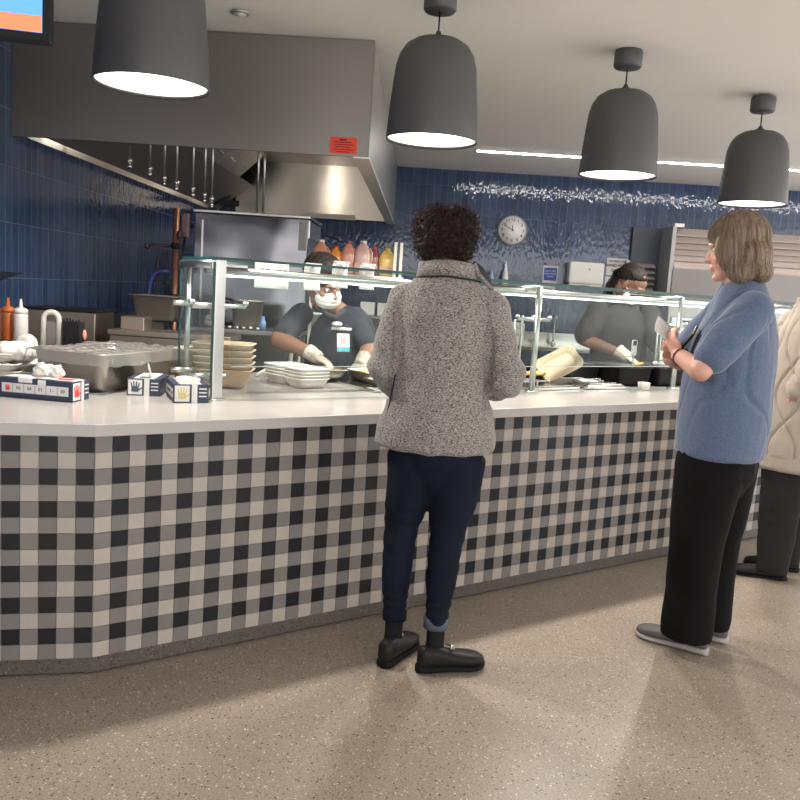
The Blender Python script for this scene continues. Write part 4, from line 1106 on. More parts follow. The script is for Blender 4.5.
def shoe(name, parent, heel, ang, L=.26, Wd=.092, upper=None, sole=None, h=.075, solez=.022, trim=None, loafer=False):
    M = T(heel[0], heel[1], 0) @ RZ(ang)          # +x to the toe
    def ring(mb, stations, n=20):
        rs = []
        for (x, w, z0, z1, off) in stations:
            rg = []
            for i in range(n):
                a = 2*PI*i/n; cy, sz = math.cos(a), math.sin(a)
                yy = math.copysign(abs(cy)**.75, cy)*w/2+off; zz = z0+(z1-z0)*(.5+.5*math.copysign(abs(sz)**.8, sz))
                rg.append(mb.bm.verts.new(M @ Vector((x*L, yy, zz))))
            rs.append(rg)
        for a, b in zip(rs, rs[1:]):
            for i in range(n):
                j = (i+1) % n; f = mb.bm.faces.new((a[i], a[j], b[j], b[i])); f.smooth = True
        mb.bm.faces.new(rs[0]); mb.bm.faces.new(rs[-1][::-1])
        return mb
    z = solez*.6
    up = ring(MB(), [(-.005, .02, z, z+h*.6, 0), (.02, .054, z, z+h*.95, 0), (.08, .068, z, z+h, 0), (.22, .072, z, z+h*1.0, 0), (.38, .078, z, z+h*.85, 0), (.52, .084, z, z+h*.70, 0), (.68, Wd, z, z+h*.62, 0), (.82, Wd*.97, z, z+h*.55, 0), (.93, Wd*.78, z, z+h*.46, 0), (.985, Wd*.45, z, z+h*.36, 0), (1.0, .02, z, z+h*.25, 0)])
    me = up.mesh('u'); o = link(name, me, upper, parent)
    sb = ring(MB(), [(-.02, .03, 0, solez, 0), (.01, .062, 0, solez, 0), (.1, .076, 0, solez*1.1, 0), (.35, .076, 0, solez, 0), (.55, .088, 0, solez*.9, 0), (.72, Wd*1.06, 0, solez*.85, 0), (.86, Wd*1.0, .001, solez*.85, 0), (.96, Wd*.75, .004, solez*.95, 0), (1.015, .03, .008, solez, 0)])
    link('shoe_sole', sb.mesh('s'), sole, o)
    if trim:
        mb = MB().tube([M @ Vector((.42*L+.01, -.02, z+h*.86)), M @ Vector((.42*L+.022, 0, z+h*.90)), M @ Vector((.42*L+.01, .02, z+h*.86))], .0035, 8)
        mb.tube([M @ Vector((.42*L+.024, -.014, z+h*.84)), M @ Vector((.42*L+.030, .014, z+h*.84))], .003, 8)
        mb.build('shoe_buckle', trim, o)
    return o
def wl(t, P):   # world -> the thing's own frame
    return FRAMES[t.name].inverted() @ Vector(P)
def leg_loft(mb, rings, ex=2.1): return mb.loft(rings, ex=ex)
def body_base(parent, skinm, headM, hs, torso, legs, arms, hands, neck, name='body'):
    """head, neck, trunk, arms, legs and hands as one continuous figure mesh"""
    mb = MB()
    mb.loft(torso)
    for pts, rads in legs+arms: mb.limb(pts, rads)
    mb.limb(*neck)
    trunk = fuse(mb, .009, 3)
    hd_ = head_mesh(headM, hs)
    me = joinmesh([trunk, hd_] + hands)
    return link(name, me, skinm, parent)

# ---- woman with curly hair and heather jacket (centre, back view)
w1 = thing('person', 'person seen from behind in the middle, curly black hair, grey heather jacket, dark jeans', 'person', (.097, 3.03, 0), R(-6))
hc = Vector((-.018, .02, 1.575))
HM = T(*hc) @ RX(-.22)
def flank(s): return s
armsW1 = [([(-.165, -.01, 1.365), (-.215, -.03, 1.10), (-.165, .16, 1.02), (-.08, .26, 1.06)], [.04, .034, .030, .027]), ([(.150, -.01, 1.365), (.220, -.02, 1.10), (.185, .16, 1.04), (.06, .27, 1.08)], [.04, .034, .030, .027])]
legW1 = [([(-.085, 0, .86), (-.105, .01, .50), (-.113, -.003, .06)], [.08, .05, .028]), ([(.085, 0, .86), (.060, .01, .50), (.053, -.053, .06)], [.08, .05, .028])]
hands = [hand_mesh((-.08, .26, 1.06), (.6, .6, .2), (.2, .3, 1), 1, .7), hand_mesh((.06, .27, 1.08), (-.5, .6, .2), (-.2, .3, 1), -1, .7)]
body_base(w1, SK_D, HM, .98, [(0, 0, .80, .14, .09), (0, 0, .95, .15, .10), (0, 0, 1.1, .13, .09), (0, 0, 1.3, .15, .09), (0, 0, 1.4, .10, .07)], legW1, armsW1, hands, ([(0, -.01, 1.36), (-.008, 0, 1.50)], [.055, .052]))
mb = MB().loft([(-.01, 0, .828, .205, .150), (-.01, 0, .84, .222, .160), (-.005, 0, .90, .216, .158), (0, 0, .98, .195, .148), (0, 0, 1.07, .178, .138), (0, 0, 1.16, .172, .132), (0, -.005, 1.26, .176, .130), (0, -.01, 1.33, .182, .120), (0, -.01, 1.385, .172, .10), (0, -.01, 1.42, .135, .088), (0, -.005, 1.45, .110, .080), (0, 0, 1.47, .098, .078)])
mb.limb([(-.152, -.01, 1.350), (-.205, -.03, 1.11), (-.175, .12, 1.04), (-.11, .22, 1.05)], [.066, .064, .055, .045])
mb.limb([(.158, -.01, 1.350), (.236, -.02, 1.11), (.205, .13, 1.06), (.08, .23, 1.07)], [.068, .070, .057, .045])
mb.blob((-.125, -.01, 1.375), (.085, .06, .050)); mb.blob((.115, -.01, 1.375), (.085, .06, .050))
def dj(c, n):
    w = wrinkle(c, .007, 7, 6, 3.1)
    w += .007*max(0, noise.noise(Vector((c.x*14, c.y*8, c.z*3.2+9))))*(1 if c.z < 1.2 else .4)
    if abs(c.x) > .19: w += .006*math.sin(c.z*62+c.x*20)*(1 if 1.02 < c.z < 1.2 else .25)
    if c.y < .05 and 1.0 < c.z < 1.29: w -= .020*math.exp(-((abs(c.x+.002)-.176)/.011)**2)*min(1, (1.29-c.z)/.08)
    return w
JK = heather('jacket_heather', (.215, .198, .186), (.025, .023, .023), (.44, .41, .385), (150, 150, 330))
jme = fuse(mb, .0075, 5, dj)
jk = link('jacket', jme, JK, w1)
# stand collar, open ring leaning right at the front
mb = MB()
def collar_ring(z0, z1, r0, r1, th, n=40):
    rings = []
    for (rad, z) in ((r0, z0), (r1, z1), (r1-th, z1+.002), (r0-th, z0)):
        rings.append([mb.bm.verts.new((rad[0] if 0 else (rad)*1.12*math.sin(2*PI*i/n), -rad*.92*math.cos(2*PI*i/n), z + .006*math.cos(2*PI*i/n*2))) for i in range(n)])
    rings.append(rings[0])
    for a, b in zip(rings, rings[1:]):
        for i in range(n):
            j = (i+1) % n; f = mb.bm.faces.new((a[i], a[j], b[j], b[i])); f.smooth = True
collar_ring(1.452, 1.508, .102, .094, .010)
co = link('collar', mb.mesh('collar'), JK, jk); co.location = (-.002, 0, 0)
pts = [(.118*math.sin(a), -.006-.088*math.cos(a), 1.457-.008*abs(a)) for a in [k*PI/10 for k in range(-9, 10)]]
MB().tube(pts, .0035, 6).build('collar_seam', mat('seam_dark', (.03, .028, .026), .8), jk)['label'] = 'dark seam'
mb = MB().tube([(.086, .0, 1.512), (.112, .0, 1.486), (.138, .0, 1.456), (.160, .0, 1.425)], [.010, .018, .018, .010], 10)
mb.build('collar_lining', mat('lining_dark', (.035, .035, .045), .7), jk)
MB().tube([(.092, -.035, 1.508), (.112, -.03, 1.470), (.140, -.028, 1.442), (.165, -.02, 1.42)], .008, 8).build('collar_piping', JK, jk)
# side seam piping and hem edge
MB().tube([(-.200, -.060, .845), (-.190, -.068, .90), (-.172, -.074, 1.0), (-.158, -.076, 1.10)], .0025, 6).build('pocket_seam', mat('seam_dark', (.03, .028, .026), .8), jk)
JEAN = mat('dark_denim', (.006, .009, .019), .85, bump=((220, 220, 220), .3, .001), var=((7, 7, 4), .35, 3))
mb = MB().loft([(-.0, .0, .60, .03, .03), (-.0, 0, .70, .10, .09), (0, 0, .78, .165, .118), (.004, 0, .86, .186, .122), (0, 0, .93, .165, .11)])
mb.loft([(-.112, -.005, .158, .041, .045), (-.114, -.005, .20, .043, .048), (-.115, -.01, .32, .055, .060), (-.112, .0, .44, .060, .060), (-.108, .005, .52, .065, .064), (-.094, .0, .60, .080, .086), (-.080, 0, .68, .094, .10), (-.080, 0, .80, .100, .105)])
mb.loft([(.050, -.050, .165, .039, .046), (.052, -.05, .20, .041, .048), (.058, -.045, .32, .055, .062), (.062, -.02, .44, .061, .061), (.067, -.005, .52, .067, .066), (.074, .0, .60, .086, .088), (.080, 0, .68, .098, .10), (.088, 0, .80, .100, .105)])
def djn(c, n):
    w = wrinkle(c, .0035, 8, 12, 1.7)
    if .36 < c.z < .60: w += .0014*math.sin(c.z*95+c.x*26+3*noise.noise(c*9))
    if c.z < .28: w += .002*math.sin(c.z*130+c.x*20+4*noise.noise(c*9))
    return w
jn = link('jeans', fuse(mb, .007, 4, djn), JEAN, w1)
MB().lathe([(.036, .160), (.046, .158), (.048, .200), (.042, .206)], M=T(.050, -.050, 0), n=24).build('jeans_cuff', mat('cuff_denim_light', (.09, .115, .16), .85), jn)['label'] = 'rolled pale denim cuff'
MB().lathe([(.036, .156), (.046, .154), (.047, .186), (.042, .190)], M=T(-.112, -.005, 0), n=24).build('jeans_cuff', JEAN, jn)
SOCK = mat('sock_black', (.014, .014, .015), .95)
for nm, x, y in (('sock', -.112, -.005), ('sock', .052, -.052)):
    MB().loft([(x, y, .03, .040, .046), (x, y, .10, .034, .040), (x, y, .185, .034, .036)]).build(nm, SOCK, w1)
LOAF = mat('loafer_black', (.014, .013, .013), .45)
def W2(p): 
    q = wl(w1, (*p, 0)); return (q.x, q.y)
shoe('loafer', w1, W2((-.045, 2.935)), R(66)+R(6), .265, .098, LOAF, BLACKR, .082, .030, CHROME)
shoe('loafer', w1, W2((.083, 2.925)), R(19)+R(6), .262, .100, LOAF, BLACKR, .082, .030, CHROME)
# curly hair: dark core plus hundreds of real curls
mb = MB().blob((hc.x, hc.y-.01, 1.595), (.108, .110, .100)).blob((hc.x-.03, hc.y-.02, 1.63), (.082, .085, .07)).blob((hc.x+.035, hc.y-.02, 1.63), (.078, .085, .072)).blob((hc.x, hc.y-.04, 1.555), (.098, .07, .055))
hme = fuse(mb, .006, 2, lambda c, n: .010*noise.noise(c*45)+.008*noise.noise(c*90))
rnd = random.Random(4)
hv = [(v.co.copy(), v.normal.copy()) for v in hme.vertices]
hair = link('hair', hme, HAIRK, w1)
mb = MB()
pick = rnd.sample(hv, min(1500, len(hv)))
for p, nn in pick:
    if nn.y > .55 and p.z < 1.62: continue
    ax = (nn + Vector((rnd.uniform(-.7, .7), rnd.uniform(-.7, .7), rnd.uniform(-.3, .5)))).normalized()
    u = ax.orthogonal().normalized(); v = ax.cross(u); rr = rnd.uniform(.003, .0065); ln = rnd.uniform(.012, .026)
    pts = []
    for k in range(9):
        a = k*1.15+rnd.random()*.2; pts.append(p - nn*.004 + ax*(ln*k/8) + (u*math.cos(a)+v*math.sin(a))*rr)
    mb.tube(pts, .0013, 3, caps=False)
link('curls', mb.mesh('curls', False), HAIRC, hair)

# ---- woman in blue T-shirt, profile to the left
w2 = thing('person', 'person with ash brown bob in blue T-shirt and black trousers holding a phone and paper', 'person', (1.262, 3.36, 0), R(148-90))
F2 = FRAMES[w2.name]
hw = Vector((1.222, 3.335, 1.640)); hl = wl(w2, hw)
HM2 = T(*hl) @ RZ(R(14)) @ RX(-.16)
e2 = wl(w2, (1.06, 3.10, 1.172)); wr2 = wl(w2, (1.035, 3.30, 1.215)); sh2 = wl(w2, (1.255, 3.18, 1.425))
fm2 = wl(w2, (1.10, 3.19, 1.18))
shR = wl(w2, (1.30, 3.55, 1.42)); eR = wl(w2, (1.16, 3.66, 1.17)); wR = wl(w2, (1.045, 3.44, 1.19))
aw = lambda x, y: wl(w2, (x, y, 0))
n1 = aw(1.185, 3.285); n2 = aw(1.325, 3.43)
arms = [([sh2, e2, wr2], [.044, .042, .030]), ([shR, eR, wR], [.052, .044, .031])]
hands = [hand_mesh(wr2, wl(w2, (1.005, 3.33, 1.285))-wr2, wl(w2, (1.262+1, 3.36+.5, .2)), -1, .55, .86, 1.1, .02), hand_mesh(wR, wl(w2, (1.02, 3.36, 1.24))-wR, Vector((-.2, .1, 1)), 1, .7, .85)]
body_base(w2, SK_L, HM2, 1.03, [(0, 0, .78, .17, .11), (0, 0, .95, .17, .12), (0, 0, 1.1, .15, .11), (0, 0, 1.3, .17, .10), (0, 0, 1.4, .12, .07)], [([(-.06, 0, .8), (n1.x, n1.y, .45), (n1.x, n1.y, .06)], [.08, .05, .035]), ([(.06, 0, .8), (n2.x, n2.y, .45), (n2.x, n2.y, .06)], [.08, .05, .035])], arms, hands, ([(0, -.01, 1.38), (hl.x, hl.y-.02, 1.56)], [.062, .058]))
eyes(HM2, w2, 1.03)
mb = MB().loft([(.0, .0, .812, .200, .155), (0, 0, .824, .214, .168), (0, .0, .90, .218, .174), (0, 0, 1.0, .222, .176), (0, 0, 1.10, .224, .172), (0, -.005, 1.20, .222, .168), (0, -.015, 1.30, .216, .152), (0, -.02, 1.38, .200, .128), (0, -.02, 1.44, .165, .108), (0, -.018, 1.48, .130, .095), (0, -.018, 1.508, .098, .082), (0, -.02, 1.524, .084, .074)])
sl = lambda a, b, t_: a+(b-a)*t_
mb.limb([sh2+Vector((.02, 0, -.02)), sl(sh2, e2, .55), sl(sh2, e2, .78)], [.078, .078, .068])
mb.limb([shR+Vector((-.02, 0, -.02)), sl(shR, eR, .55), sl(shR, eR, .85)], [.078, .080, .080])
def dt(c, n):
    w = wrinkle(c, .006, 6, 5, 7.7)
    # long folds falling from the shoulder across the back
    w -= .013*math.exp(-(math.sin(c.x*22 + c.y*12 + c.z*7 + 2.2*noise.noise(c*5))/.22)**2)*(max(0, .35+.65*noise.noise(c*6+Vector((3, 1, 2)))*1.6))*(1 if c.z > .92 else .4)
    return w
TB = heather('tee_blue', (.098, .134, .222), (.082, .112, .190), (.122, .160, .252), (160, 160, 160), .9)
tee = link('t_shirt', fuse(mb, .008, 5, dt), TB, w2)
BLKP = mat('black_trousers', (.0045, .0045, .005), .9, bump=((150, 150, 150), .2, .001))
aw = lambda x, y: wl(w2, (x, y, 0))
n1 = aw(1.185, 3.285); n2 = aw(1.325, 3.43)
def tl(q, k, dz=0): return [(q.x, q.y, .062, .088*k, .100*k), (q.x, q.y, .11, .092*k, .104*k), (q.x, q.y, .25, .090*k, .100*k), (q.x*1.0, q.y, .45, .098*k, .105*k), (q.x*.9, q.y*.8, .62, .110, .120), (q.x*.85, q.y*.5, .78, .118, .135), (q.x*.8, q.y*.3, .86, .12, .135)]
mb = MB().loft([(0, 0, .66, .10, .10), (0, 0, .75, .185, .145), (0, 0, .88, .205, .155), (0, 0, .95, .19, .14)])
mb.loft(tl(n1, 1.0)); mb.loft(tl(n2, .84))
link('trousers', fuse(mb, .008, 4, lambda c, n: wrinkle(c, .006, 6, 4, 2.2)), BLKP, w2)
SNK = mat('sneaker_grey', (.085, .083, .083), .6, var=((20, 20, 20), .15, 2)); SNS = mat('sneaker_sole', (.34, .32, .29), .6)
q = aw(1.268, 3.262); shoe('sneaker', w2, (q.x, q.y), R(145)-F2.to_euler().z, .295, .104, SNK, SNS, .070, .030)
q = aw(1.40, 3.40); shoe('sneaker', w2, (q.x, q.y), R(150)-F2.to_euler().z, .265, .095, SNK, SNS, .062, .028)
MB().lathe([(.034, -.004), (.037, 0), (.034, .004)], M=T(*sl(wr2, e2, .16)) @ (wr2-e2).to_track_quat('Z', 'Y').to_matrix().to_4x4(), n=24).build('wrist_band', BLACKR, w2)['label'] = 'thin black wrist band'
# bob hair: cap and long strands
mb = MB()
m = HM2 @ Matrix.Scale(1.03, 4)
mb.blob((0, -.020, .044), (.094, .112, .100), M=m); mb.blob((0, -.048, -.03), (.100, .086, .095), M=m); mb.blob((0, .052, .062), (.070, .040, .055), (.3, 0, 0), M=m)
for q in (-1, 1): mb.blob((q*.072, .020, -.005), (.024, .055, .085), M=m); mb.blob((q*.070, -.015, -.088), (.030, .055, .045), M=m)
mb.blob((0, -.080, -.095), (.088, .050, .045), M=m)
hme = fuse(mb, .006, 3, lambda c, n: .0045*noise.noise(Vector((c.x*60, c.y*60, c.z*7))))
hinv = m.inverted()
hv = [(v.co.copy(), v.normal.copy()) for v in hme.vertices]
from mathutils.bvhtree import BVHTree
bm = bmesh.new(); bm.from_mesh(hme); bvh = BVHTree.FromBMesh(bm); bm.free()
hair = link('hair', hme, HAIRB, w2)
mbs = [MB(), MB()]; rnd = random.Random(9)
for k in range(1700):
    aa = rnd.uniform(0, 2*PI); wob = rnd.uniform(-.10, .10); off = rnd.uniform(.0002, .0020); zend = rnd.uniform(-.135, -.10); z0 = rnd.uniform(.06, .5)
    pts = []
    for i in range(20):
        t_ = i/19; a2 = aa + wob*t_
        if t_ < .5:
            ph = z0 + (PI/2-z0)*(t_/.5); ctr = Vector((0, -.02, .03)); dr = Vector((math.sin(ph)*math.sin(a2), math.sin(ph)*math.cos(a2), math.cos(ph)))
        else:
            ctr = Vector((0, -.02, .03+(zend-.03)*(t_-.5)/.5)); dr = Vector((math.sin(a2), math.cos(a2), 0))
        o_ = m @ (ctr+dr*.4); d_ = (m @ ctr) - o_
        hit = bvh.ray_cast(o_, d_.normalized())
        if hit[0] is None: break
        pts.append(hit[0]+hit[1]*off)
    # keep the face clear
    keep = [p for p in pts if not ((hinv @ p).y > .048 and (hinv @ p).z < .045)]
    if len(keep) < 5: continue
    mbs[k % 2].tube(keep, .0012, 3, caps=False)
link('hair_strands', mbs[0].mesh('s', False), HAIRB, hair); link('hair_strands', mbs[1].mesh('s', False), HAIRB2, hair)
# phone and paper in her hands (things of their own)
ph = thing('phone', 'black phone held at the chest of the person in the blue T-shirt', 'phone', (1.065, 3.33, 1.262), R(60))
MB().box((0, 0, 0), (.075, .010, .15), bev=.004, rot=(.6, -.5, 0)).build('phone_body', BLACK, ph)
MB().box((0, -.0055, .003), (.068, .002, .135), rot=(.6, -.5, 0)).build('phone_screen', mat('phone_glass', (.03, .03, .04), .1), ph)
pc = thing('paper_slip', 'white paper slip held up over the phone by the person in blue', 'paper', (1.015, 3.40, 1.300), R(15))
mb = MB(); curl_sheet(mb, .12, .085, .001, .006)
me = mb.mesh('slip'); me.transform(T(0, 0, .03) @ RY(.55) @ RX(-.6)); link('slip', me, PAPER, pc)

# ---- person in beige cable cardigan, right edge
w3 = thing('person', 'person at the right edge in a long beige cable-knit cardigan and black trousers', 'person', (2.03, 4.36, 0), R(168-90))
hl3 = wl(w3, (2.060, 4.36, 1.655)); HM3 = T(*hl3) @ RX(-.05)
s3 = wl(w3, (2.015, 4.17, 1.37)); e3 = wl(w3, (1.965, 4.13, 1.10)); r3 = wl(w3, (1.905, 4.18, 1.0))
s3b = wl(w3, (2.035, 4.55, 1.37)); e3b = wl(w3, (1.945, 4.62, 1.12)); r3b = wl(w3, (1.865, 4.52, 1.02))
n1 = wl(w3, (1.965, 4.30, 0)); n2 = wl(w3, (2.105, 4.48, 0))
body_base(w3, SK_L, HM3, 1.0, [(0, 0, .75, .16, .10), (0, 0, .95, .16, .11), (0, 0, 1.3, .16, .10), (0, 0, 1.4, .12, .07)], [([(-.06, 0, .8), (n1.x, n1.y, .45), (n1.x, n1.y, .06)], [.08, .05, .035]), ([(.06, 0, .8), (n2.x, n2.y, .45), (n2.x, n2.y, .06)], [.08, .05, .035])], [([s3, e3, r3], [.05, .042, .03]), ([s3b, e3b, r3b], [.05, .042, .03])], [hand_mesh(r3, wl(w3, (1.925, 4.26, .96))-r3, Vector((0, 1, .3)), 1, .6), hand_mesh(r3b, wl(w3, (1.865, 4.42, 1.0))-r3b, Vector((0, .3, 1)), -1, .6)], ([(0, -.01, 1.38), (hl3.x, hl3.y-.02, 1.57)], [.058, .054]))
eyes(HM3, w3)
mb = MB().loft([(0, .0, .600, .215, .205), (0, 0, .615, .232, .225), (0, 0, .75, .235, .228), (0, 0, .9, .228, .215), (0, 0, 1.05, .218, .195), (0, 0, 1.2, .21, .172), (0, -.01, 1.32, .205, .150), (0, -.015, 1.40, .175, .11), (0, -.01, 1.46, .11, .085), (0, 0, 1.49, .08, .075)])
mb.limb([s3+Vector((0, 0, -.02)), sl(s3, e3, .6), e3, sl(e3, r3, .6)], [.082, .080, .085, .066])
mb.limb([s3b+Vector((0, 0, -.02)), sl(s3b, e3b, .6), e3b, sl(e3b, r3b, .6)], [.08, .075, .078, .06])
def dc(c, n):
    a = math.atan2(c.y, c.x)
    u = a*3.6; v = c.z*11
    d1 = abs(math.sin(u*1.0+1.1*math.sin(v))); d2 = abs(math.sin(u*1.0-1.1*math.sin(v)))
    rid = math.exp(-(min(d1, d2)/.14)**2)
    k = 1 if c.z > .68 else .15
    return .006*k*(min(d1, d2)) - .013*k*math.exp(-(min(d1, d2)/.10)**2) + .004*noise.noise(c*16)
CARD = mat('cardigan_beige', (.40, .34, .29), .95, bump=((160, 160, 220), .5, .003), sheen=.3)
link('cardigan', fuse(mb, .008, 3, dc), CARD, w3)
n1 = wl(w3, (1.965, 4.30, 0)); n2 = wl(w3, (2.105, 4.48, 0))
mb = MB().loft([(0, 0, .55, .12, .12), (0, 0, .70, .19, .15), (0, 0, .85, .2, .15)])
for q in (n1, n2): mb.loft([(q.x, q.y, .045, .066, .078), (q.x, q.y, .09, .072, .080), (q.x, q.y, .2, .078, .09), (q.x, q.y, .45, .095, .105), (q.x*.9, q.y*.7, .65, .115, .13), (q.x*.8, q.y*.4, .80, .12, .13)])
link('trousers', fuse(mb, .009, 4, lambda c, n: wrinkle(c, .007, 6, 9, 4.2)), mat('charcoal_trousers', (.020, .019, .020), .85), w3)
SLIP = mat('slipon_black', (.022, .021, .024), .7)
q = wl(w3, (2.045, 4.305, 0)); shoe('slip_on_shoe', w3, (q.x, q.y), R(164)-FRAMES[w3.name].to_euler().z, .28, .10, SLIP, BLACKR, .072, .018)
q = wl(w3, (2.185, 4.47, 0)); shoe('slip_on_shoe', w3, (q.x, q.y), R(164)-FRAMES[w3.name].to_euler().z, .28, .10, SLIP, BLACKR, .072, .018)
m = HM3
mb = MB().blob((0, -.025, .045), (.088, .105, .092), M=m).blob((0, -.06, -.02), (.08, .07, .08), M=m)
link('hair', fuse(mb, .007, 3, lambda c, n: .004*noise.noise(c*40)), mat('hair_grey', (.30, .26, .23), .6), w3)
gl_ = MB()
for qx in (-.034, .034):
    gl_.tube([(m @ Vector((qx+.027*math.cos(a), .098-.012*abs(qx+.027*math.cos(a))/.06, .0+.021*math.sin(a)))) for a in [k*PI/10 for k in range(21)]], .0026, 6)
gl_.tube([m @ Vector((-.008, .100, .004)), m @ Vector((.008, .100, .004))], .0025, 6)
for qx in (-1, 1): gl_.tube([m @ Vector((qx*.060, .088, .008)), m @ Vector((qx*.079, .03, .008)), m @ Vector((qx*.082, -.02, .0))], .0025, 6)
gl_.build('eyeglasses', BLACK, w3)

# ---- worker in white visor, leaning over the food
DTEE = mat('worker_shirt_navy', (.026, .031, .046), .85, bump=((200, 200, 200), .3, .001), var=((8, 8, 8), .15, 2))
k1 = thing('person', 'food worker in black cap, face mask and dark navy shirt serving with a gloved hand', 'person', (-.47, 4.93, 0), R(-66-90))
F1 = FRAMES[k1.name]
K = lambda x, y, z: wl(k1, (x, y, z))
hk = K(-.53, 4.60, 1.412)
HK = T(*hk) @ RZ(R(24)) @ RX(-.42) @ RY(.20)
sR = K(-.665, 4.76, 1.225); eRr = K(-.765, 4.62, 1.085); wRr = K(-.545, 4.50, 1.015)
sL = K(-.365, 4.80, 1.21); eL = K(-.27, 4.74, 1.06); wL = K(-.30, 4.62, .985)
hR_dir = K(-.42, 4.455, .955)-wRr; hL_dir = K(-.32, 4.56, .94)-wL
arms = [([sR, eRr, wRr], [.058, .052, .033]), ([sL, eL, wL], [.056, .048, .033])]
hands = [hand_mesh(wRr, hR_dir, Vector((0, 0, -1)), -1, .55, .98, .9), hand_mesh(wL, hL_dir, Vector((0, 0, -1)), 1, .5, .98, .9)]
tor = [(0, .0, .80, .17, .12), (0, .02, .95, .19, .14), (0, .06, 1.08, .19, .14), (0, .10, 1.18, .18, .11), (0, .14, 1.25, .12, .08)]
body_base(k1, SK_M, HK, 1.15, [(a, b, c, d*.85, e*.85) for a, b, c, d, e in tor], [([(-.1, 0, .8), (-.1, .0, .45), (-.1, 0, .05)], [.09, .06, .05]), ([(.1, 0, .8), (.1, .0, .45), (.1, 0, .05)], [.09, .06, .05])], arms, hands, ([(0, .13, 1.22), (hk.x, hk.y-.05, hk.z-.09)], [.062, .058]))
eyes(HK, k1, 1.15)
mb = MB().loft([(0, .0, .70, .18, .15), (0, .0, .80, .19, .16), (0, .03, .95, .195, .165), (0, .06, 1.06, .192, .155), (0, .10, 1.16, .185, .125), (0, .125, 1.22, .155, .105), (0, .145, 1.26, .11, .085), (0, .155, 1.285, .08, .07)])
mb.limb([sR, sl(sR, eRr, .5), sl(sR, eRr, .78)], [.066, .070, .070]); mb.limb([sL, sl(sL, eL, .5), sl(sL, eL, .78)], [.062, .064, .064])
sh_ = link('shirt', fuse(mb, .0075, 4, lambda c, n: wrinkle(c, .006, 8, 8, 6.1)), DTEE, k1)
mb = MB().tube([K(-.545, 4.60, 1.285), K(-.50, 4.555, 1.24), K(-.455, 4.575, 1.225), K(-.41, 4.62, 1.27)], .016, 8).build('shirt_collar', DTEE, sh_)
# badges
bd = T(*K(-.405, 4.585, 1.10)) @ RZ(.1) @ RX(.18)
b1 = MB().box((0, 0, -.01), (.075, .006, .10), M=bd, bev=.002).build('name_badge', BOXW, k1)
MB().box((0, .0042, -.045), (.072, .003, .022), M=bd).build('badge_stripe', mat('badge_cyan', (.08, .42, .55), .4), b1)
MB().box((0, .0042, .0), (.03, .003, .03), M=bd).build('badge_photo', mat('badge_photo', (.45, .33, .28), .5), b1)
MB().tube([K(-.475, 4.595, 1.165), K(-.365, 4.60, 1.165)], .008, 8).build('clip_pen', BOXW, k1)
MB().blob(K(-.445, 4.588, 1.19), (.03, .03, .015)).build('shirt_emblem', mat('emblem_pale', (.55, .58, .6), .6), k1)
# trousers and shoes
mb = MB().loft([(0, 0, .60, .1, .1), (0, 0, .72, .19, .14), (0, 0, .86, .19, .14)])
for q in (-.1, .1): mb.loft([(q, 0, .06, .07, .08), (q, 0, .45, .085, .09), (q, 0, .7, .10, .12)])
link('trousers', fuse(mb, .011, 3), BLKP, k1)
for q in (-.1, .1): shoe('shoe', k1, (q, -.08), PI/2, .26, .095, BLACKR, BLACKR, .07, .02)
# mask, cap, visor, hair
def masksurf(M, s, parent, m_):
    mm = M @ Matrix.Scale(s, 4)
    mb = MB().blob((0, .048, -.054), (.066, .058, .054), M=mm).blob((0, .070, -.045), (.044, .038, .038), M=mm).blob((0, .082, -.034), (.020, .024, .018), M=mm)
    me = fuse(mb, .004, 3, lambda c, n: .0012*math.sin((mm.inverted() @ c).z*260))
    o = link('face_mask', me, m_, parent)
    for q in (-1, 1): MB().tube([mm @ Vector((q*.056, .048, -.03)), mm @ Vector((q*.074, .01, -.01)), mm @ Vector((q*.078, -.008, .0))], .002, 6).build('ear_loop', m_, o)
MASK = mat('mask_white', (.80, .79, .78), .8)
masksurf(HK, 1.18, k1, MASK)
m = HK @ Matrix.Scale(1.15, 4)
mb = MB().blob((0, -.022, .052), (.092, .108, .088), M=m).blob((0, -.07, .0), (.07, .06, .06), M=m)
link('hair_cap', fuse(mb, .005, 3, lambda c, n: .003*noise.noise(c*60)), HAIRK, k1)
for i, (wv, dv, side, pn) in enumerate(((wRr, hR_dir, -1, Vector((0, 0, -1))), (wL, hL_dir, 1, Vector((0, 0, -1))))):
    g = hand_mesh(wv, dv, pn, side, (.55, .5)[i], .98, 1.22)
    cuff = fuse(MB().tube([wv+dv.normalized()*.03, wv-dv.normalized()*.055], [.036, .043], 16), .005, 1, lambda c, n: .004*noise.noise(c*70))
    link('glove', joinmesh([g, cuff]), VINYL, k1)

# ---- second worker, dark shirt, locs tied back, looking down
k2 = thing('person', 'food worker in charcoal shirt with dark tied-back locs and gloves, behind the right glass', 'person', (1.42, 5.98, 0), R(-38-90))
K = lambda x, y, z: wl(k2, (x, y, z))
h2 = K(1.470, 5.88, 1.53); HK2 = T(*h2) @ RZ(R(-8)) @ RX(-.62) @ RY(-.1)
sR = K(1.25, 5.86, 1.345); eR_ = K(1.155, 5.80, 1.14); wR_ = K(1.41, 5.60, 1.055)
sL = K(1.66, 6.05, 1.34); eL = K(1.72, 5.92, 1.11); wL = K(1.68, 5.68, 1.03)
dR = K(1.50, 5.54, .995)-wR_; dL = K(1.66, 5.60, .985)-wL
hands = [hand_mesh(wR_, dR, Vector((0, 0, -1)), -1, .5, 1.02, .9), hand_mesh(wL, dL, Vector((0, 0, -1)), 1, .5, 1.02, .9)]
tor = [(0, 0, .75, .17, .12), (0, .0, .95, .18, .13), (0, .02, 1.1, .18, .13), (0, .03, 1.28, .20, .12), (0, .04, 1.36, .13, .08)]
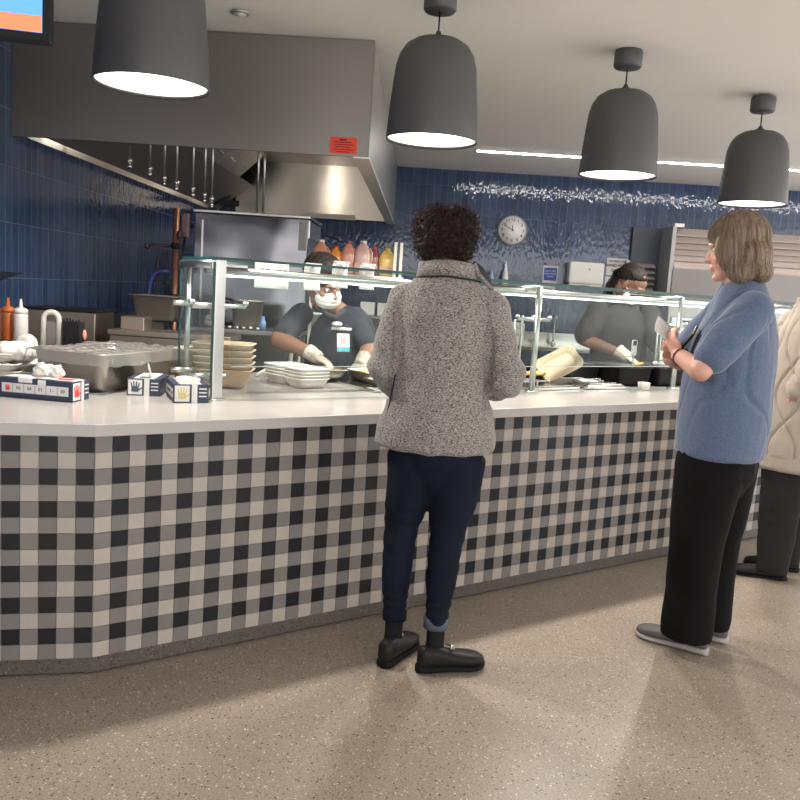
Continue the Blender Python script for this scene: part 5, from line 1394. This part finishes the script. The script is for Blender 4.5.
body_base(k2, skin('skin_dark_brown', (.16, .082, .056)), HK2, 1.06, [(a, b, c, d*.85, e*.85) for a, b, c, d, e in tor], [([(-.1, 0, .8), (-.1, .0, .45), (-.1, 0, .05)], [.09, .06, .05]), ([(.1, 0, .8), (.1, .0, .45), (.1, 0, .05)], [.09, .06, .05])], [([sR, eR_, wR_], [.055, .047, .032]), ([sL, eL, wL], [.055, .047, .032])], hands, ([(0, .02, 1.34), (h2.x, h2.y-.04, h2.z-.09)], [.062, .058]))
eyes(HK2, k2, 1.06)
mb = MB().loft([(0, 0, .72, .20, .16), (0, 0, .82, .215, .17), (0, 0, .98, .215, .168), (0, .01, 1.12, .215, .16), (0, .02, 1.24, .225, .15), (0, .03, 1.33, .20, .12), (0, .035, 1.38, .14, .095), (0, .05, 1.41, .085, .075)])
mb.limb([sR, sl(sR, eR_, .5), sl(sR, eR_, .82)], [.074, .080, .080]); mb.limb([sL, sl(sL, eL, .5), sl(sL, eL, .82)], [.074, .080, .080])
link('shirt', fuse(mb, .008, 4, lambda c, n: wrinkle(c, .008, 8, 7, 2.9)), mat('worker_shirt_charcoal', (.036, .034, .037), .85, bump=((200, 200, 200), .3, .001), var=((8, 8, 8), .15, 2)), k2)
mb = MB().loft([(0, 0, .60, .1, .1), (0, 0, .72, .19, .14), (0, 0, .86, .19, .14)])
for q in (-.1, .1): mb.loft([(q, 0, .06, .07, .08), (q, 0, .45, .085, .09), (q, 0, .7, .10, .12)])
link('trousers', fuse(mb, .011, 3), BLKP, k2)
for q in (-.1, .1): shoe('shoe', k2, (q, -.08), PI/2, .27, .10, BLACKR, BLACKR, .07, .02)
masksurf(HK2, 1.06, k2, MASK)
m = HK2 @ Matrix.Scale(1.06, 4)
mb = MB().blob((0, -.036, .056), (.084, .100, .078), M=m).blob((0, -.10, .02), (.045, .045, .045), M=m)
hr2 = link('hair', fuse(mb, .005, 2, lambda c, n: .004*noise.noise(c*50)), HAIRK, k2)
mb = MB(); rnd = random.Random(12)
for k in range(26):   # locs over the crown, gathered behind and hanging
    a = -1.25+2.5*k/25; st = Vector((.080*math.sin(a), .070*math.cos(a)*.9, .085-.02*abs(a)))
    pts = [m @ st, m @ Vector((.085*math.sin(a), -.02, .130-.035*abs(a))), m @ Vector((.06*math.sin(a), -.10, .07)), m @ Vector((.03*math.sin(a)+rnd.uniform(-.02, .02), -.145, .0))]
    e = m @ Vector((.03*math.sin(a)+rnd.uniform(-.03, .03), -.15, -.02))
    pts += [e + Vector((rnd.uniform(-.03, .03), -.02, -.08)), e + Vector((rnd.uniform(-.04, .04), -.03, -.17))]
    mb.tube(pts, [.009, .011, .011, .011, .009, .005], 7)
mb.build('locs', HAIRK, hr2)
for i, (wv, dv, side) in enumerate(((wR_, dR, -1), (wL, dL, 1))):
    g = hand_mesh(wv, dv, Vector((0, 0, -1)), side, .5, 1.02, 1.25)
    cuff = fuse(MB().tube([wv+dv.normalized()*.03, wv-dv.normalized()*.07], [.037, .045], 16), .005, 1, lambda c, n: .005*noise.noise(c*60))
    link('glove', joinmesh([g, cuff]), VINYL, k2)
fc = thing('cheese_handful', 'orange shredded cheese pinched in the glove of the second worker', 'food', (1.45, 5.46, 1.005))
me = fuse(MB().blob((0, 0, 0), (.05, .02, .015), rot=(0, -.4, 0)), .004, 1, lambda c, n: .008*noise.noise(c*90)); link('shreds', me, mat('cheese', (.80, .38, .07), .6), fc)

# ------------------------------------------------------------ lights
def area(name, loc, rot, sx, sy, e, col=(1, .93, .84)):
    l = bpy.data.lights.new(name, 'AREA'); l.shape = 'RECTANGLE'; l.size = sx; l.size_y = sy; l.energy = e; l.color = col
    o = bpy.data.objects.new(name, l); COL.objects.link(o); o.location = loc; o.rotation_euler = rot; return o
w = bpy.data.worlds.new('world'); SC.world = w; w.use_nodes = True
w.node_tree.nodes['Background'].inputs[0].default_value = (1.0, .97, .945, 1)
w.node_tree.nodes['Background'].inputs[1].default_value = 2.3
SC.view_settings.view_transform = 'Standard'; SC.view_settings.look = 'None'
SC.view_settings.exposure = .42; SC.view_settings.gamma = 1
SC.view_settings.use_curve_mapping = False
SC.cycles.use_denoising = True
SC.cycles.max_bounces = 10; SC.cycles.transparent_max_bounces = 16; SC.cycles.caustics_reflective = False; SC.cycles.caustics_refractive = False
SC.cycles.sample_clamp_indirect = 6

def aniso(nm, a, rot=0):
    b = MATS[nm].node_tree.nodes['Principled BSDF']; b.inputs['Anisotropic'].default_value = a; b.inputs['Anisotropic Rotation'].default_value = rot
    tg = MATS[nm].node_tree.nodes.new('ShaderNodeTangent'); tg.direction_type = 'RADIAL'; tg.axis = 'Z'
    MATS[nm].node_tree.links.new(tg.outputs[0], b.inputs['Tangent'])
aniso('hood_end_steel', .85, .25)
